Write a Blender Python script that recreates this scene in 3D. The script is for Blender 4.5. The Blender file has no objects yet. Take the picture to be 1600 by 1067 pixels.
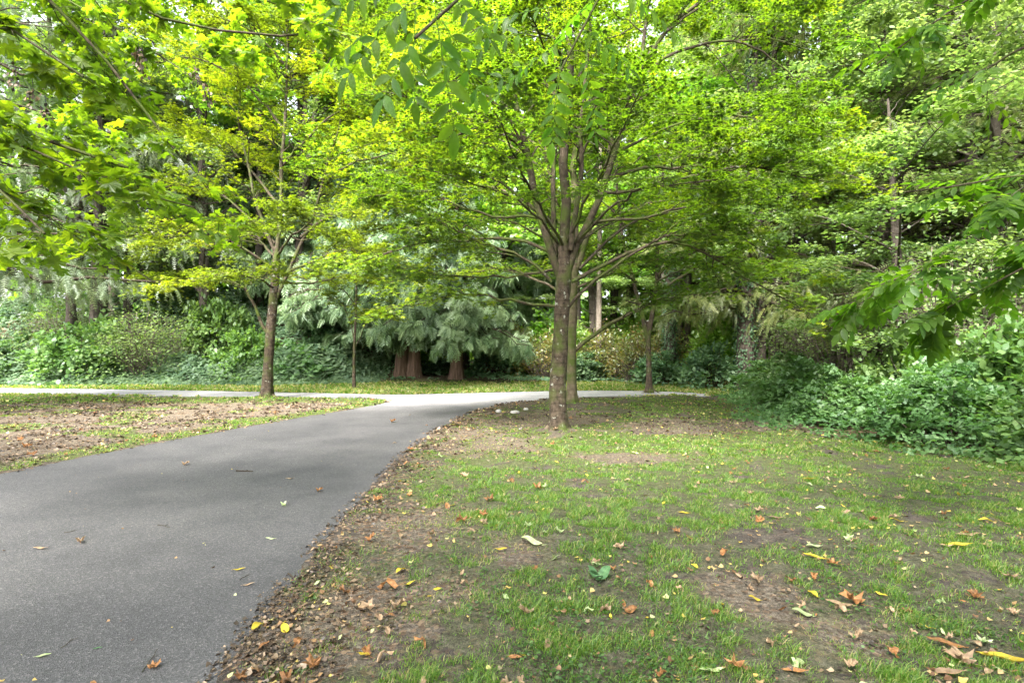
import bpy, math
import numpy as np
from mathutils import Vector, Matrix
from mathutils.geometry import tessellate_polygon

SC = bpy.context.scene
COL = SC.collection
R = np.random.default_rng(7)
rad = math.radians
EYE = 1.6
FP = 900.0   # focal length in photo pixels (photo 1600 wide)

# ------------------------------------------------------------------ camera, world, sun, exposure
cam = bpy.data.cameras.new('camera')
cam.lens = 36.0 * FP / 1600.0
cam.sensor_width = 36.0
cam.clip_end = 500
cam.clip_start = 0.05
camo = bpy.data.objects.new('camera', cam)
COL.objects.link(camo)
camo.location = (0, 0, EYE)
camo.rotation_euler = (rad(90), 0, 0)
SC.camera = camo

SUN_EL, SUN_AZ = 50.0, -155.0      # azimuth measured clockwise from +Y (into the picture); negative = from the left
W_ = bpy.data.worlds.new('World')
SC.world = W_
W_.use_nodes = True
nt = W_.node_tree
nt.nodes.clear()
sky = nt.nodes.new('ShaderNodeTexSky')
sky.sky_type = 'NISHITA'
sky.sun_disc = False
sky.sun_elevation = rad(SUN_EL)
sky.sun_rotation = rad(SUN_AZ)
sky.air_density = 1.0
sky.dust_density = 4.0
sky.ozone_density = 1.0
hs = nt.nodes.new('ShaderNodeHueSaturation')
hs.inputs['Saturation'].default_value = 0.35
bg = nt.nodes.new('ShaderNodeBackground')
bg.inputs['Strength'].default_value = 0.15
wo = nt.nodes.new('ShaderNodeOutputWorld')
nt.links.new(sky.outputs[0], hs.inputs['Color'])
nt.links.new(hs.outputs[0], bg.inputs['Color'])
nt.links.new(bg.outputs[0], wo.inputs['Surface'])

sun = bpy.data.lights.new('sun', 'SUN')
sun.energy = 3.0
sun.angle = rad(20)
sun.color = (1.0, 0.95, 0.86)
suno = bpy.data.objects.new('sun', sun)
COL.objects.link(suno)
sd = Vector((math.sin(rad(SUN_AZ)) * math.cos(rad(SUN_EL)), math.cos(rad(SUN_AZ)) * math.cos(rad(SUN_EL)), math.sin(rad(SUN_EL))))
suno.rotation_euler = (-sd).to_track_quat('-Z', 'Y').to_euler()
suno.location = sd * 60

vs = SC.view_settings
vs.view_transform = 'Standard'
vs.look = 'None'
vs.gamma = 1.0
vs.use_curve_mapping = False
vs.exposure = 2.85
cy = SC.cycles
cy.max_bounces = 9
cy.diffuse_bounces = 7
cy.glossy_bounces = 2
cy.transmission_bounces = 7
cy.use_denoising = True
cy.use_adaptive_sampling = True
cy.adaptive_threshold = 0.02
cy.caustics_reflective = False
cy.caustics_refractive = False
SC.render.film_transparent = False

# ------------------------------------------------------------------ small helpers
def W(px, py, Y):
    """world point seen at photo pixel (px, py) at distance Y"""
    return np.array([(px - 800.0) / FP * Y, Y, EYE + (533.0 - py) / FP * Y])

def G(px, py):
    """ground point under photo pixel"""
    Y = EYE * FP / (py - 533.0)
    return np.array([(px - 800.0) / FP * Y, Y, 0.0])

def _hash(ix, iy, seed):
    h = (ix.astype(np.int64) * 374761393 + iy.astype(np.int64) * 668265263 + seed * 1442695041) & 0xFFFFFFFF
    h = ((h ^ (h >> 13)) * 1274126177) & 0xFFFFFFFF
    h = h ^ (h >> 16)
    return (h & 0xFFFFFF) / float(0xFFFFFF)

def vnoise(x, y, seed=0):
    x = np.asarray(x, float); y = np.asarray(y, float)
    ix = np.floor(x); iy = np.floor(y)
    fx = x - ix; fy = y - iy
    fx = fx * fx * (3 - 2 * fx); fy = fy * fy * (3 - 2 * fy)
    a = _hash(ix, iy, seed); b = _hash(ix + 1, iy, seed)
    c = _hash(ix, iy + 1, seed); d = _hash(ix + 1, iy + 1, seed)
    return (a * (1 - fx) + b * fx) * (1 - fy) + (c * (1 - fx) + d * fx) * fy

def fbm(x, y, seed=0, oct=4):
    s = 0; a = .5; t = 0
    for k in range(oct):
        s = s + a * vnoise(x, y, seed + k * 17); t += a
        x = x * 2.03 + 3.1; y = y * 2.03 + 1.7; a *= .5
    return s / t

def smooth(a, b, x):
    t = np.clip((x - a) / (b - a), 0, 1)
    return t * t * (3 - 2 * t)

def unit(v):
    return v / np.maximum(np.linalg.norm(v, axis=-1, keepdims=True), 1e-9)

class MB:
    """collects vertices, faces and one per-vertex float (rnd)"""
    def __init__(s):
        s.V = []; s.F = []; s.S = []; s.A = []; s.n = 0
    def add(s, V, F, a=None):
        V = np.asarray(V, np.float32).reshape(-1, 3)
        F = np.asarray(F, np.int64)
        s.V.append(V)
        s.F.append((F + s.n).ravel())
        s.S.append(np.full(F.shape[0], F.shape[1], np.int32))
        s.A.append(np.zeros(len(V), np.float32) if a is None else np.broadcast_to(np.asarray(a, np.float32), (len(V),)))
        s.n += len(V)
        return s
    def mesh(s, name, mat, smooth=True, extra=None):
        me = bpy.data.meshes.new(name)
        V = np.concatenate(s.V); L = np.concatenate(s.F).astype(np.int32); S = np.concatenate(s.S)
        me.vertices.add(len(V)); me.vertices.foreach_set('co', V.ravel())
        me.loops.add(len(L)); me.loops.foreach_set('vertex_index', L)
        me.polygons.add(len(S))
        st = np.zeros(len(S), np.int32); st[1:] = np.cumsum(S)[:-1]
        me.polygons.foreach_set('loop_start', st)
        me.polygons.foreach_set('loop_total', S)
        me.polygons.foreach_set('use_smooth', np.full(len(S), smooth, bool))
        at = me.attributes.new('rnd', 'FLOAT', 'POINT')
        at.data.foreach_set('value', np.concatenate(s.A))
        for k, v in (extra or {}).items():
            at = me.attributes.new(k, 'FLOAT', 'POINT'); at.data.foreach_set('value', np.asarray(v, np.float32))
        me.materials.append(mat)
        me.update(calc_edges=True)
        return me
    def obj(s, name, mat, parent=None, smooth=True, extra=None, **props):
        o = bpy.data.objects.new(name, s.mesh(name, mat, smooth, extra))
        return link(o, parent, **props)

def link(o, parent=None, **props):
    COL.objects.link(o)
    if parent is not None:
        o.parent = parent
    for k, v in props.items():
        o[k] = v
    return o

def empty(name, loc=(0, 0, 0), rz=0.0, label=None, category=None, group=None, scale=1.0):
    o = bpy.data.objects.new(name, None)
    o.empty_display_size = 0.3
    o.location = loc
    o.rotation_euler = (0, 0, rz)
    o.scale = (scale,) * 3 if not isinstance(scale, tuple) else scale
    COL.objects.link(o)
    tag(o, label, category, group)
    return o

def tag(o, label=None, category=None, group=None, kind=None):
    if label: o['label'] = label
    if category: o['category'] = category
    if group: o['group'] = group
    if kind: o['kind'] = kind
    return o

CH = {}
def kids(root):
    return [o for o in COL.objects if o.parent == root]

def copy_thing(root, parts, loc, rz=0.0, scale=1.0, label=None, group=None):
    r = root.copy(); COL.objects.link(r)
    r.location = loc; r.rotation_euler = (0, 0, rz)
    r.scale = (scale,) * 3 if not isinstance(scale, tuple) else scale
    if label: r['label'] = label
    if group: r['group'] = group
    for p in parts:
        c = p.copy(); COL.objects.link(c); c.parent = r
    return r

# ------------------------------------------------------------------ tubes
def tubes(mb, P, Rd, k=6, a=None, cap=False):
    """P (M,n,3) polylines, Rd (M,n) radii"""
    P = np.asarray(P, float); Rd = np.asarray(Rd, float)
    M, n, _ = P.shape
    T = np.empty_like(P)
    T[:, 1:-1] = P[:, 2:] - P[:, :-2]; T[:, 0] = P[:, 1] - P[:, 0]; T[:, -1] = P[:, -1] - P[:, -2]
    T = unit(T)
    mean = unit(P[:, -1] - P[:, 0])
    ref = np.where(np.abs(mean[:, 2:3]) > .8, np.array([[1., 0, 0]]), np.array([[0, 0, 1.]]))
    U = unit(np.cross(T, ref[:, None, :])); Vv = np.cross(T, U)
    an = np.arange(k) / k * 2 * np.pi
    ring = U[:, :, None, :] * np.cos(an)[None, None, :, None] + Vv[:, :, None, :] * np.sin(an)[None, None, :, None]
    V = P[:, :, None, :] + ring * Rd[:, :, None, None]
    i = np.arange(M)[:, None, None] * (n * k) + np.arange(n - 1)[None, :, None] * k
    j = np.arange(k)[None, None, :]; j2 = (j + 1) % k
    F = np.stack([i + j, i + j2, i + k + j2, i + k + j], -1).reshape(-1, 4)
    if a is not None:
        a = np.repeat(np.broadcast_to(a, (M,)), n * k)
    mb.add(V.reshape(-1, 3), F, a)
    return mb

def resample(P, n):
    P = np.asarray(P, float)
    d = np.r_[0, np.cumsum(np.linalg.norm(np.diff(P, axis=0), axis=1))]
    t = np.linspace(0, d[-1], n)
    # catmull-rom-like: smooth by interpolating then averaging
    Q = np.stack([np.interp(t, d, P[:, c]) for c in range(3)], -1)
    for _ in range(2):
        Q[1:-1] = Q[1:-1] * .5 + (Q[2:] + Q[:-2]) * .25
    return Q

def wiggle(Q, amp, rng):
    n = len(Q)
    w = rng.normal(0, 1, (n, 3)); w = np.cumsum(w, 0); w -= np.linspace(0, 1, n)[:, None] * w[-1]
    return Q + w * amp * np.sin(np.linspace(0, np.pi, n))[:, None] ** .5

# ------------------------------------------------------------------ spawning of side branches
def spawn(par, prad, K, L, rng, n=5, tmin=.25, tmax=1., side=.9, fwd=.7, up=.12, droop=-.05, taper=.55, wig=.03, lens=None, planar=1.0):
    """par (M,m,3) parents -> (K,n,3) children and radii; parents are picked by length"""
    M, m, _ = par.shape
    plen = np.linalg.norm(np.diff(par, axis=1), axis=2).sum(1)
    idx = rng.choice(M, K, p=plen / plen.sum())
    t = tmin + (tmax - tmin) * rng.random(K) ** .8
    f = t * (m - 1); i0 = np.minimum(f.astype(int), m - 2); ff = (f - i0)[:, None]
    o = par[idx, i0] * (1 - ff) + par[idx, i0 + 1] * ff
    r0 = (prad[idx, i0] * (1 - ff[:, 0]) + prad[idx, i0 + 1] * ff[:, 0])
    T = unit(par[idx, i0 + 1] - par[idx, i0])
    S = np.cross(T, np.array([0, 0, 1.]))
    vert = np.linalg.norm(S, axis=1) < .45
    ra = rng.random(K) * 2 * np.pi
    rs = np.stack([np.cos(ra), np.sin(ra), np.zeros(K)], -1)
    S = np.where(vert[:, None], rs, unit(S) * rng.choice([-1., 1.], K)[:, None])
    S = unit(S + rng.normal(0, .3, (K, 3)) * np.array([1, 1, .5 * planar]))
    D = unit(T * fwd + S * side + np.array([0, 0, 1.]) * (up + rng.normal(0, .12 * planar, K))[:, None])
    Ls = L * (.55 + .75 * rng.random(K)) * (1.15 - .6 * t)
    s = np.linspace(0, 1, n)[None, :, None]
    P = o[:, None, :] + D[:, None, :] * Ls[:, None, None] * s
    P[:, :, 2] += droop * Ls[:, None] * s[:, :, 0] ** 2
    # sideways bend
    bend = unit(np.cross(D, np.array([0, 0, 1.]))) * rng.normal(0, .18, K)[:, None]
    P += bend[:, None, :] * Ls[:, None, None] * s ** 2
    P[:, 1:] += rng.normal(0, wig, (K, n - 1, 3)) * Ls[:, None, None]
    r = np.minimum(r0 * taper, .012 * Ls + .004)
    Rr = r[:, None] * (1 - .75 * s[:, :, 0])
    return P, Rr

def at_line(P, idx, t):
    m = P.shape[1]
    f = t * (m - 1); i0 = np.minimum(f.astype(int), m - 2); ff = (f - i0)[:, None]
    return P[idx, i0] * (1 - ff) + P[idx, i0 + 1] * ff, unit(P[idx, i0 + 1] - P[idx, i0])

# ------------------------------------------------------------------ leaf templates: (verts, tris)
def fan(outline, cz=0.06, cy=.42, fold=.10):
    pts = np.array(outline, float)
    V = np.zeros((len(pts) + 1, 3)); V[1:, :2] = pts; V[0, 1] = cy
    V[:, 2] = -fold * np.abs(V[:, 0]) - .12 * (V[:, 1] - .3) ** 2
    V[0, 2] += cz
    n = len(pts)
    F = [(0, 1 + i, 1 + (i + 1) % n) for i in range(n)]
    return V, np.array(F)

def mirror(h):
    return h + [(-x, y) for x, y in reversed(h) if abs(x) > 1e-6]

# petiole joins at (0,0); tip at (0,1)
MAPLE_HI = fan(mirror([(0, .0), (.16, -.06), (.34, -.12), (.33, .04), (.52, .06), (.38, .18), (.30, .24), (.46, .38), (.66, .48), (.50, .56), (.52, .72), (.36, .64), (.15, .52), (.22, .72), (.12, .76), (0, 1.)][:-1] + [(0, 1.)]))
MAPLE_MD = fan(mirror([(0, .0), (.36, -.08), (.50, .12), (.28, .26), (.62, .54), (.30, .62), (.16, .52), (.18, .78), (0, 1.)]))
MAPLE_LO = fan([(0, 0), (.46, .0), (.26, .28), (.58, .58), (.16, .54), (0, 1.), (-.16, .54), (-.58, .58), (-.26, .28), (-.46, .0)])
def star():
    V = []; F = []
    for a, l in ((0, .6), (.95, .55), (-.95, .55), (1.95, .42), (-1.95, .42)):
        d = np.array([math.sin(a), math.cos(a)]); p = np.array([d[1], -d[0]]); c = np.array([0, .4]); o = len(V)
        for q in (c - p * .17 - d * .08, c + d * l, c + p * .17 - d * .08):
            V.append((q[0], q[1], -.10 * abs(q[0]) - .1 * max(0, q[1] - .6)))
        F.append((o, o + 1, o + 2))
    return np.array(V), np.array(F)
MAPLE_5 = star()
V4 = np.array([[0, 0, 0], [.34, .45, -.06], [0, 1, -.05], [-.34, .45, -.06]], float)
DIAMOND = (V4, np.array([[0, 1, 2], [0, 2, 3]]))
V6 = np.array([[0, 0, 0], [.30, .25, -.05], [.34, .6, -.08], [0, 1, -.12], [-.34, .6, -.08], [-.30, .25, -.05]], float)
OVAL = (V6, np.array([[0, 1, 2], [0, 2, 3], [0, 3, 4], [0, 4, 5]]))
def lance(w=.17, n=7, fold=.35, curl=-.18):
    y = np.linspace(0, 1, n)
    h = w * np.sin(np.pi * y ** .85) ** .75 * (1 - .15 * y)
    h[0] = .012; h[-1] = 0.0
    V = []; 
    for yi, hi in zip(y, h):
        zc = curl * yi ** 2
        V += [(-hi, yi, zc + hi * fold), (0, yi, zc), (hi, yi, zc + hi * fold)]
    F = []
    for i in range(n - 1):
        b = i * 3
        F += [(b, b + 1, b + 4), (b, b + 4, b + 3), (b + 1, b + 2, b + 5), (b + 1, b + 5, b + 4)]
    return np.array(V), np.array(F)
LEAFLET = lance(.18)
LEAFLET_LO = lance(.20, 4)
# three-leaflet bramble / ivy-like leaf
def trio():
    V = []; F = []
    for a, s in ((0, 1.), (1.15, .85), (-1.15, .85)):
        o = len(V); c, q = math.cos(a), math.sin(a)
        for x, y, z in V4 * np.array([.95, .62, 1]) * s:
            y += .18
            V.append((x * c - y * q, x * q + y * c, z - .1 * abs(y)))
        F += [(o, o + 1, o + 2), (o, o + 2, o + 3)]
    return np.array(V), np.array(F)
TRIO = trio()
# conifer twig: a stalk of needles both sides
def needles(n=9, nl=.17, w=.016, droop=-.25, jitter=0):
    V = []; F = []
    def tri(a, b, c):
        o = len(V); V.extend([a, b, c]); F.append((o, o + 1, o + 2))
    zf = lambda y: droop * y * y
    V += [(-.012, 0, 0), (.012, 0, 0), (0, 1, zf(1))]; F.append((0, 1, 2))
    for i in range(n):
        y = .05 + .92 * i / n
        l = nl * (1.1 - .6 * y)
        for s in (-1, 1):
            tri((0, y - w, zf(y)), (0, y + w, zf(y)), (s * l, y + l * .55, zf(y) + .02 * ((i * 7) % 3 - 1)))
    return np.array(V, float), np.array(F)
NEEDLE = needles(8, .19, .032)
# cedar spray: flat drooping feather of lobed fingers
def cedar():
    V = []; F = []
    def fing(o, d, L, w):
        b = len(V); d = np.array(d, float); d /= np.linalg.norm(d); p = np.array([-d[1], d[0], 0]); o = np.array(o, float)
        for q in (o, o + d * L * .5 - p * w, o + d * L, o + d * L * .5 + p * w):
            V.append(tuple(q + np.array([0, 0, -.3 * q[1] ** 2 - .5 * q[0] ** 2])))
        F.extend([(b, b + 1, b + 2), (b, b + 2, b + 3)])
    fing((0, 0, 0), (0, 1, 0), 1., .04)
    for i in range(5):
        y = .08 + i * .17; l = .5 * (1.05 - .7 * y)
        for s in (-1, 1):
            fing((0, y + .03 * s, 0), (s * .85, .62, 0), l, .055)
    return np.array(V, float), np.array(F)
CEDAR = cedar()

def leaves(mb, tpl, P, D, N, s, a):
    """scatter leaf template: P positions, D headings, N normals, s sizes, a rnd values"""
    V, F = tpl
    D = unit(D); X = unit(np.cross(D, N)); N2 = np.cross(X, D)
    s = np.broadcast_to(s, (len(P),))
    out = P[:, None, :] + s[:, None, None] * (V[None, :, 0:1] * X[:, None, :] + V[None, :, 1:2] * D[:, None, :] + V[None, :, 2:3] * N2[:, None, :])
    k = len(V)
    Fa = (np.arange(len(P))[:, None, None] * k + F[None]).reshape(-1, F.shape[1])
    mb.add(out.reshape(-1, 3), Fa, np.repeat(np.broadcast_to(a, (len(P),)), k))
    return mb

def leaf_frames(K, rng, tilt=.35, base=None, droop=.15):
    a = rng.random(K) * 2 * np.pi
    D = np.stack([np.cos(a), np.sin(a), -droop + rng.normal(0, .2, K)], -1)
    if base is not None:
        D = unit(D) + base * .9
    N = np.stack([rng.normal(0, tilt, K), rng.normal(0, tilt, K), np.ones(K)], -1)
    return D, N

# ------------------------------------------------------------------ materials
def node_mat(name):
    m = bpy.data.materials.new(name); m.use_nodes = True
    t = m.node_tree; t.nodes.clear()
    out = t.nodes.new('ShaderNodeOutputMaterial')
    return m, t, out

def N_(t, typ, **kw):
    n = t.nodes.new(typ)
    for k, v in kw.items():
        if k.startswith('i_'):
            n.inputs[k[2:].replace('_', ' ')].default_value = v
        else:
            setattr(n, k, v)
    return n

def ramp(t, fac, stops, interp='LINEAR'):
    r = t.nodes.new('ShaderNodeValToRGB')
    r.color_ramp.interpolation = interp
    el = r.color_ramp.elements
    while len(el) < len(stops):
        el.new(.5)
    for e, (p, c) in zip(el, stops):
        e.position = p; e.color = (*c, 1)
    if fac is not None:
        t.links.new(fac, r.inputs[0])
    return r

def mixc(t, f, a, b, mode='MIX'):
    n = t.nodes.new('ShaderNodeMix'); n.data_type = 'RGBA'; n.blend_type = mode
    for s, v in ((0, f), (6, a), (7, b)):
        if isinstance(v, (int, float)): n.inputs[s].default_value = v
        elif isinstance(v, tuple): n.inputs[s].default_value = (*v, 1)
        else: t.links.new(v, n.inputs[s])
    return n.outputs[2]

def leaf_mat(name, stops, trans=1.6, tshift=(1.25, 1.15, .5), gloss=.05, tfac=.45, rough=.45):
    """stops: colour ramp over the per-leaf random value"""
    m, t, out = node_mat(name)
    at = N_(t, 'ShaderNodeAttribute', attribute_name='rnd')
    r = ramp(t, at.outputs['Fac'], stops)
    geo = N_(t, 'ShaderNodeNewGeometry')
    nz = N_(t, 'ShaderNodeTexNoise'); nz.inputs['Scale'].default_value = 38; nz.inputs['Detail'].default_value = 3
    t.links.new(geo.outputs['Position'], nz.inputs['Vector'])
    col = mixc(t, .35, r.outputs[0], ramp(t, nz.outputs[0], [(.3, (.55, .6, .45)), (.7, (1.25, 1.2, 1.1))]).outputs[0], 'MULTIPLY')
    oi = N_(t, 'ShaderNodeObjectInfo'); hv = N_(t, 'ShaderNodeHueSaturation')
    for lo, hi, sock in ((.86, 1.14, 'Value'), (.488, .508, 'Hue')):
        mr = N_(t, 'ShaderNodeMapRange'); mr.inputs[3].default_value = lo; mr.inputs[4].default_value = hi
        t.links.new(oi.outputs['Random'], mr.inputs[0]); t.links.new(mr.outputs[0], hv.inputs[sock])
    t.links.new(col, hv.inputs['Color']); col = hv.outputs[0]
    d = N_(t, 'ShaderNodeBsdfDiffuse'); t.links.new(col, d.inputs[0])
    tr = N_(t, 'ShaderNodeBsdfTranslucent')
    tc = mixc(t, 1.0, col, tuple(trans * q for q in tshift), 'MULTIPLY'); t.links.new(tc, tr.inputs[0])
    mx = N_(t, 'ShaderNodeMixShader'); mx.inputs[0].default_value = tfac
    t.links.new(d.outputs[0], mx.inputs[1]); t.links.new(tr.outputs[0], mx.inputs[2])
    g = N_(t, 'ShaderNodeBsdfGlossy'); g.inputs['Roughness'].default_value = rough
    g.inputs[0].default_value = (.9, .95, 1, 1)
    m2 = N_(t, 'ShaderNodeMixShader'); m2.inputs[0].default_value = gloss
    t.links.new(mx.outputs[0], m2.inputs[1]); t.links.new(g.outputs[0], m2.inputs[2])
    t.links.new(m2.outputs[0], out.inputs[0])
    return m

def bark_mat(name, dark, light, moss=.5, lichen=.15, scale=9., stretch=.25, bump=.6, mosscol=(.055, .078, .014), rings=.28):
    m, t, out = node_mat(name)
    tc = N_(t, 'ShaderNodeTexCoord')
    mp = N_(t, 'ShaderNodeMapping'); mp.inputs['Scale'].default_value = (1, 1, stretch)
    t.links.new(tc.outputs['Object'], mp.inputs[0])
    n1 = N_(t, 'ShaderNodeTexNoise'); n1.inputs['Scale'].default_value = scale; n1.inputs['Detail'].default_value = 8; n1.inputs['Roughness'].default_value = .65
    t.links.new(mp.outputs[0], n1.inputs['Vector'])
    n2 = N_(t, 'ShaderNodeTexNoise'); n2.inputs['Scale'].default_value = 3.2; n2.inputs['Detail'].default_value = 5
    t.links.new(tc.outputs['Object'], n2.inputs['Vector'])
    n3 = N_(t, 'ShaderNodeTexNoise'); n3.inputs['Scale'].default_value = 7; n3.inputs['Detail'].default_value = 8; n3.inputs['Roughness'].default_value = .7
    t.links.new(tc.outputs['Object'], n3.inputs['Vector'])
    base = ramp(t, n1.outputs[0], [(.3, dark), (.52, tuple((a + b) / 2 for a, b in zip(dark, light))), (.72, light)]).outputs[0]
    # ring marks
    wv = N_(t, 'ShaderNodeTexWave', bands_direction='Z'); wv.inputs['Scale'].default_value = 2.6; wv.inputs['Distortion'].default_value = 4; wv.inputs['Detail'].default_value = 3
    t.links.new(tc.outputs['Object'], wv.inputs[0])
    base = mixc(t, rings, base, ramp(t, wv.outputs[1], [(0, (.45, .42, .4)), (.25, (1, 1, 1)), (1, (1.1, 1.1, 1.1))]).outputs[0], 'MULTIPLY')
    lm = ramp(t, n3.outputs[0], [(.60, (0, 0, 0)), (.66, (1, 1, 1))]).outputs[0]
    lm2 = N_(t, 'ShaderNodeMath', operation='MULTIPLY'); t.links.new(lm, lm2.inputs[0]); lm2.inputs[1].default_value = lichen * 4
    lm2.use_clamp = True
    base = mixc(t, lm2.outputs[0], base, (.30, .31, .27))
    mm = ramp(t, n2.outputs[0], [(.62 - .22 * moss, (0, 0, 0)), (.72 - .1 * moss, (1, 1, 1))]).outputs[0]
    mf = N_(t, 'ShaderNodeMath', operation='MULTIPLY'); t.links.new(mm, mf.inputs[0]); mf.inputs[1].default_value = min(1, moss * 1.3)
    mf.use_clamp = True
    base = mixc(t, mf.outputs[0], base, mosscol)
    p = N_(t, 'ShaderNodeBsdfPrincipled'); p.inputs['Roughness'].default_value = .9
    p.inputs['Specular IOR Level'].default_value = .2
    t.links.new(base, p.inputs['Base Color'])
    bp = N_(t, 'ShaderNodeBump'); bp.inputs['Strength'].default_value = bump; bp.inputs['Distance'].default_value = .03
    t.links.new(n1.outputs[0], bp.inputs['Height']); t.links.new(bp.outputs[0], p.inputs['Normal'])
    t.links.new(p.outputs[0], out.inputs[0])
    return m
# ------------------------------------------------------------------ materials in use
M_MAPLE = leaf_mat('maple leaf', [(0, (.042, .09, .009)), (.4, (.085, .16, .013)), (.7, (.145, .22, .018)), (1, (.24, .285, .024))], trans=2.7, tshift=(1.12, 1.22, .35))  # ramp pushed to yellow to stand in for backlight through the leaves
M_NEAR = leaf_mat('near maple leaf', [(0, (.055, .10, .010)), (.5, (.10, .16, .012)), (1, (.18, .235, .018))], trans=2.3, tshift=(1.15, 1.15, .35), tfac=.55, gloss=.03)
M_MAPLE2 = leaf_mat('sunlit yellow maple leaf', [(0, (.075, .12, .012)), (.5, (.145, .195, .014)), (.85, (.21, .255, .02)), (1, (.27, .285, .025))], trans=2.5, tshift=(1.12, 1.2, .32))  # strong yellow paints sunlight into the leaf colour
M_WALNUT = leaf_mat('walnut leaf', [(0, (.03, .075, .010)), (.6, (.055, .115, .013)), (1, (.09, .16, .018))], trans=2.6, tshift=(1.15, 1.2, .35), gloss=.015, rough=.45, tfac=.55)
M_CEDAR = leaf_mat('cedar spray', [(0, (.05, .10, .042)), (.5, (.115, .19, .082)), (1, (.25, .345, .165))], trans=1.2, tshift=(1, 1.05, .8), tfac=.25)
M_FIR = leaf_mat('fir needles', [(0, (.09, .13, .045)), (.6, (.21, .26, .09)), (1, (.38, .41, .15))], trans=1.5, tshift=(1.1, 1.05, .6), tfac=.4)
M_FIR2 = leaf_mat('dark fir needles', [(0, (.075, .11, .06)), (.6, (.16, .21, .115)), (1, (.28, .33, .18))], trans=1.3, tshift=(1, 1.05, .7), tfac=.4)
M_BROAD = leaf_mat('small broad leaf', [(0, (.07, .125, .04)), (.6, (.15, .225, .085)), (1, (.25, .33, .15))], trans=1.8, tshift=(1.1, 1.15, .55), gloss=.02, rough=.6)
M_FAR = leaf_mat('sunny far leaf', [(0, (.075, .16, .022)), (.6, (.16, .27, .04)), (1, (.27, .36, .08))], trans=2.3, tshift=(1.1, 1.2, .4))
M_BRAMBLE = leaf_mat('bramble leaf', [(0, (.035, .09, .025)), (.5, (.075, .16, .045)), (.9, (.15, .25, .10)), (1, (.22, .31, .16))], trans=1.5, tshift=(1.1, 1.2, .5), gloss=.03, rough=.55)
M_IVY = leaf_mat('ivy leaf', [(0, (.045, .105, .05)), (.5, (.11, .195, .095)), (1, (.21, .31, .17))], trans=1.4, tshift=(1, 1.1, .6), gloss=.03, rough=.6)
M_PALE = leaf_mat('pale shrub leaf', [(0, (.07, .14, .04)), (.6, (.12, .20, .065)), (1, (.18, .26, .095))], trans=1.6, tshift=(1.1, 1.15, .5), gloss=.02)
M_RUST = leaf_mat('turning thicket leaf', [(0, (.07, .12, .025)), (.45, (.15, .165, .04)), (.75, (.24, .19, .055)), (1, (.28, .14, .055))], trans=1.6, tshift=(1.15, 1, .5))
M_GRASS = leaf_mat('grass blade', [(0, (.04, .095, .012)), (.5, (.078, .165, .02)), (.85, (.14, .225, .038)), (1, (.30, .26, .13))], trans=1.9, tshift=(1.1, 1.2, .45), gloss=.02)
M_WEED = leaf_mat('weed leaf', [(0, (.03, .08, .018)), (.6, (.06, .13, .03)), (1, (.10, .18, .06))], trans=1.4, gloss=.02)
M_LITTER = leaf_mat('leaf litter', [(0, (.03, .024, .019)), (.45, (.085, .062, .044)), (.8, (.18, .125, .08)), (1, (.32, .24, .16))], trans=.6, tshift=(1, .9, .7), tfac=.2, gloss=.03)
B_MAPLE = bark_mat('maple bark', (.014, .010, .007), (.10, .076, .054), moss=.62, lichen=.3, scale=16, stretch=.7, bump=1.0, rings=.6)
B_MOSSY = bark_mat('mossy bark', (.06, .045, .028), (.16, .13, .09), moss=.95, lichen=.06, scale=11, stretch=.6)
B_LIMB = bark_mat('limb bark', (.018, .013, .009), (.085, .068, .046), moss=.85, lichen=.1, scale=14, stretch=.6)
B_CEDAR = bark_mat('cedar bark', (.035, .02, .014), (.19, .125, .09), moss=.2, lichen=.0, scale=13, stretch=.05, bump=1.0, rings=0.0)
B_FIR = bark_mat('fir bark', (.035, .028, .023), (.115, .095, .08), moss=.3, lichen=.12, scale=12, stretch=.3)
B_TWIG = bark_mat('twig bark', (.022, .017, .012), (.08, .062, .045), moss=.35, lichen=.1, scale=16)
B_GREY = bark_mat('grey twig bark', (.08, .065, .052), (.20, .17, .14), moss=.1, lichen=.1, scale=16)

# ------------------------------------------------------------------ path outline (world metres)
right_edge = [(-1.20, -6), (-1.22, -2), (-1.30, 1.2)] + [tuple(G(*p)[:2]) for p in ((350, 1067), (392, 1000), (430, 945), (478, 880), (520, 830), (551, 795), (580, 765), (610, 730), (640, 702), (672, 678), (700, 662), (735, 645), (775, 633), (815, 626.5), (860, 622.5), (930, 619), (1005, 616.5), (1075, 616.5), (1110, 617.5))]
far_edge = [tuple(G(*p)[:2]) for p in ((1116, 616.2), (1075, 612.6), (1000, 610), (930, 609.6), (860, 610.5), (800, 612), (706, 614.4), (622, 616.3), (530, 614.2), (400, 611.5), (250, 608.8), (120, 607), (0, 605.8))] + [(-30, 21.8)]
left_low = [(-30, 18.2)] + [tuple(G(*p)[:2]) for p in ((0, 615), (150, 616.5), (300, 618.3), (430, 619.6), (530, 620.6), (575, 621.6), (608, 624.5), (604, 629))]
left_edge = [tuple(G(*p)[:2]) for p in ((560, 637), (505, 646), (450, 655), (390, 665), (330, 676), (265, 687.5), (200, 700), (130, 713), (60, 727), (0, 740))] + [(-7.1, 5.2), (-7.7, 3.0), (-8.2, 0), (-8.6, -6)]
POLY = np.array(right_edge + far_edge + left_low + left_edge)

def densify(poly, step=.12):
    out = []
    n = len(poly)
    for i in range(n):
        a, b = poly[i], poly[(i + 1) % n]
        L = np.linalg.norm(b - a); k = max(1, int(L / step)) if max(abs(a).max(), abs(b).max()) < 28 else 4
        for j in range(k):
            out.append(a + (b - a) * j / k)
    return np.array(out)
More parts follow.
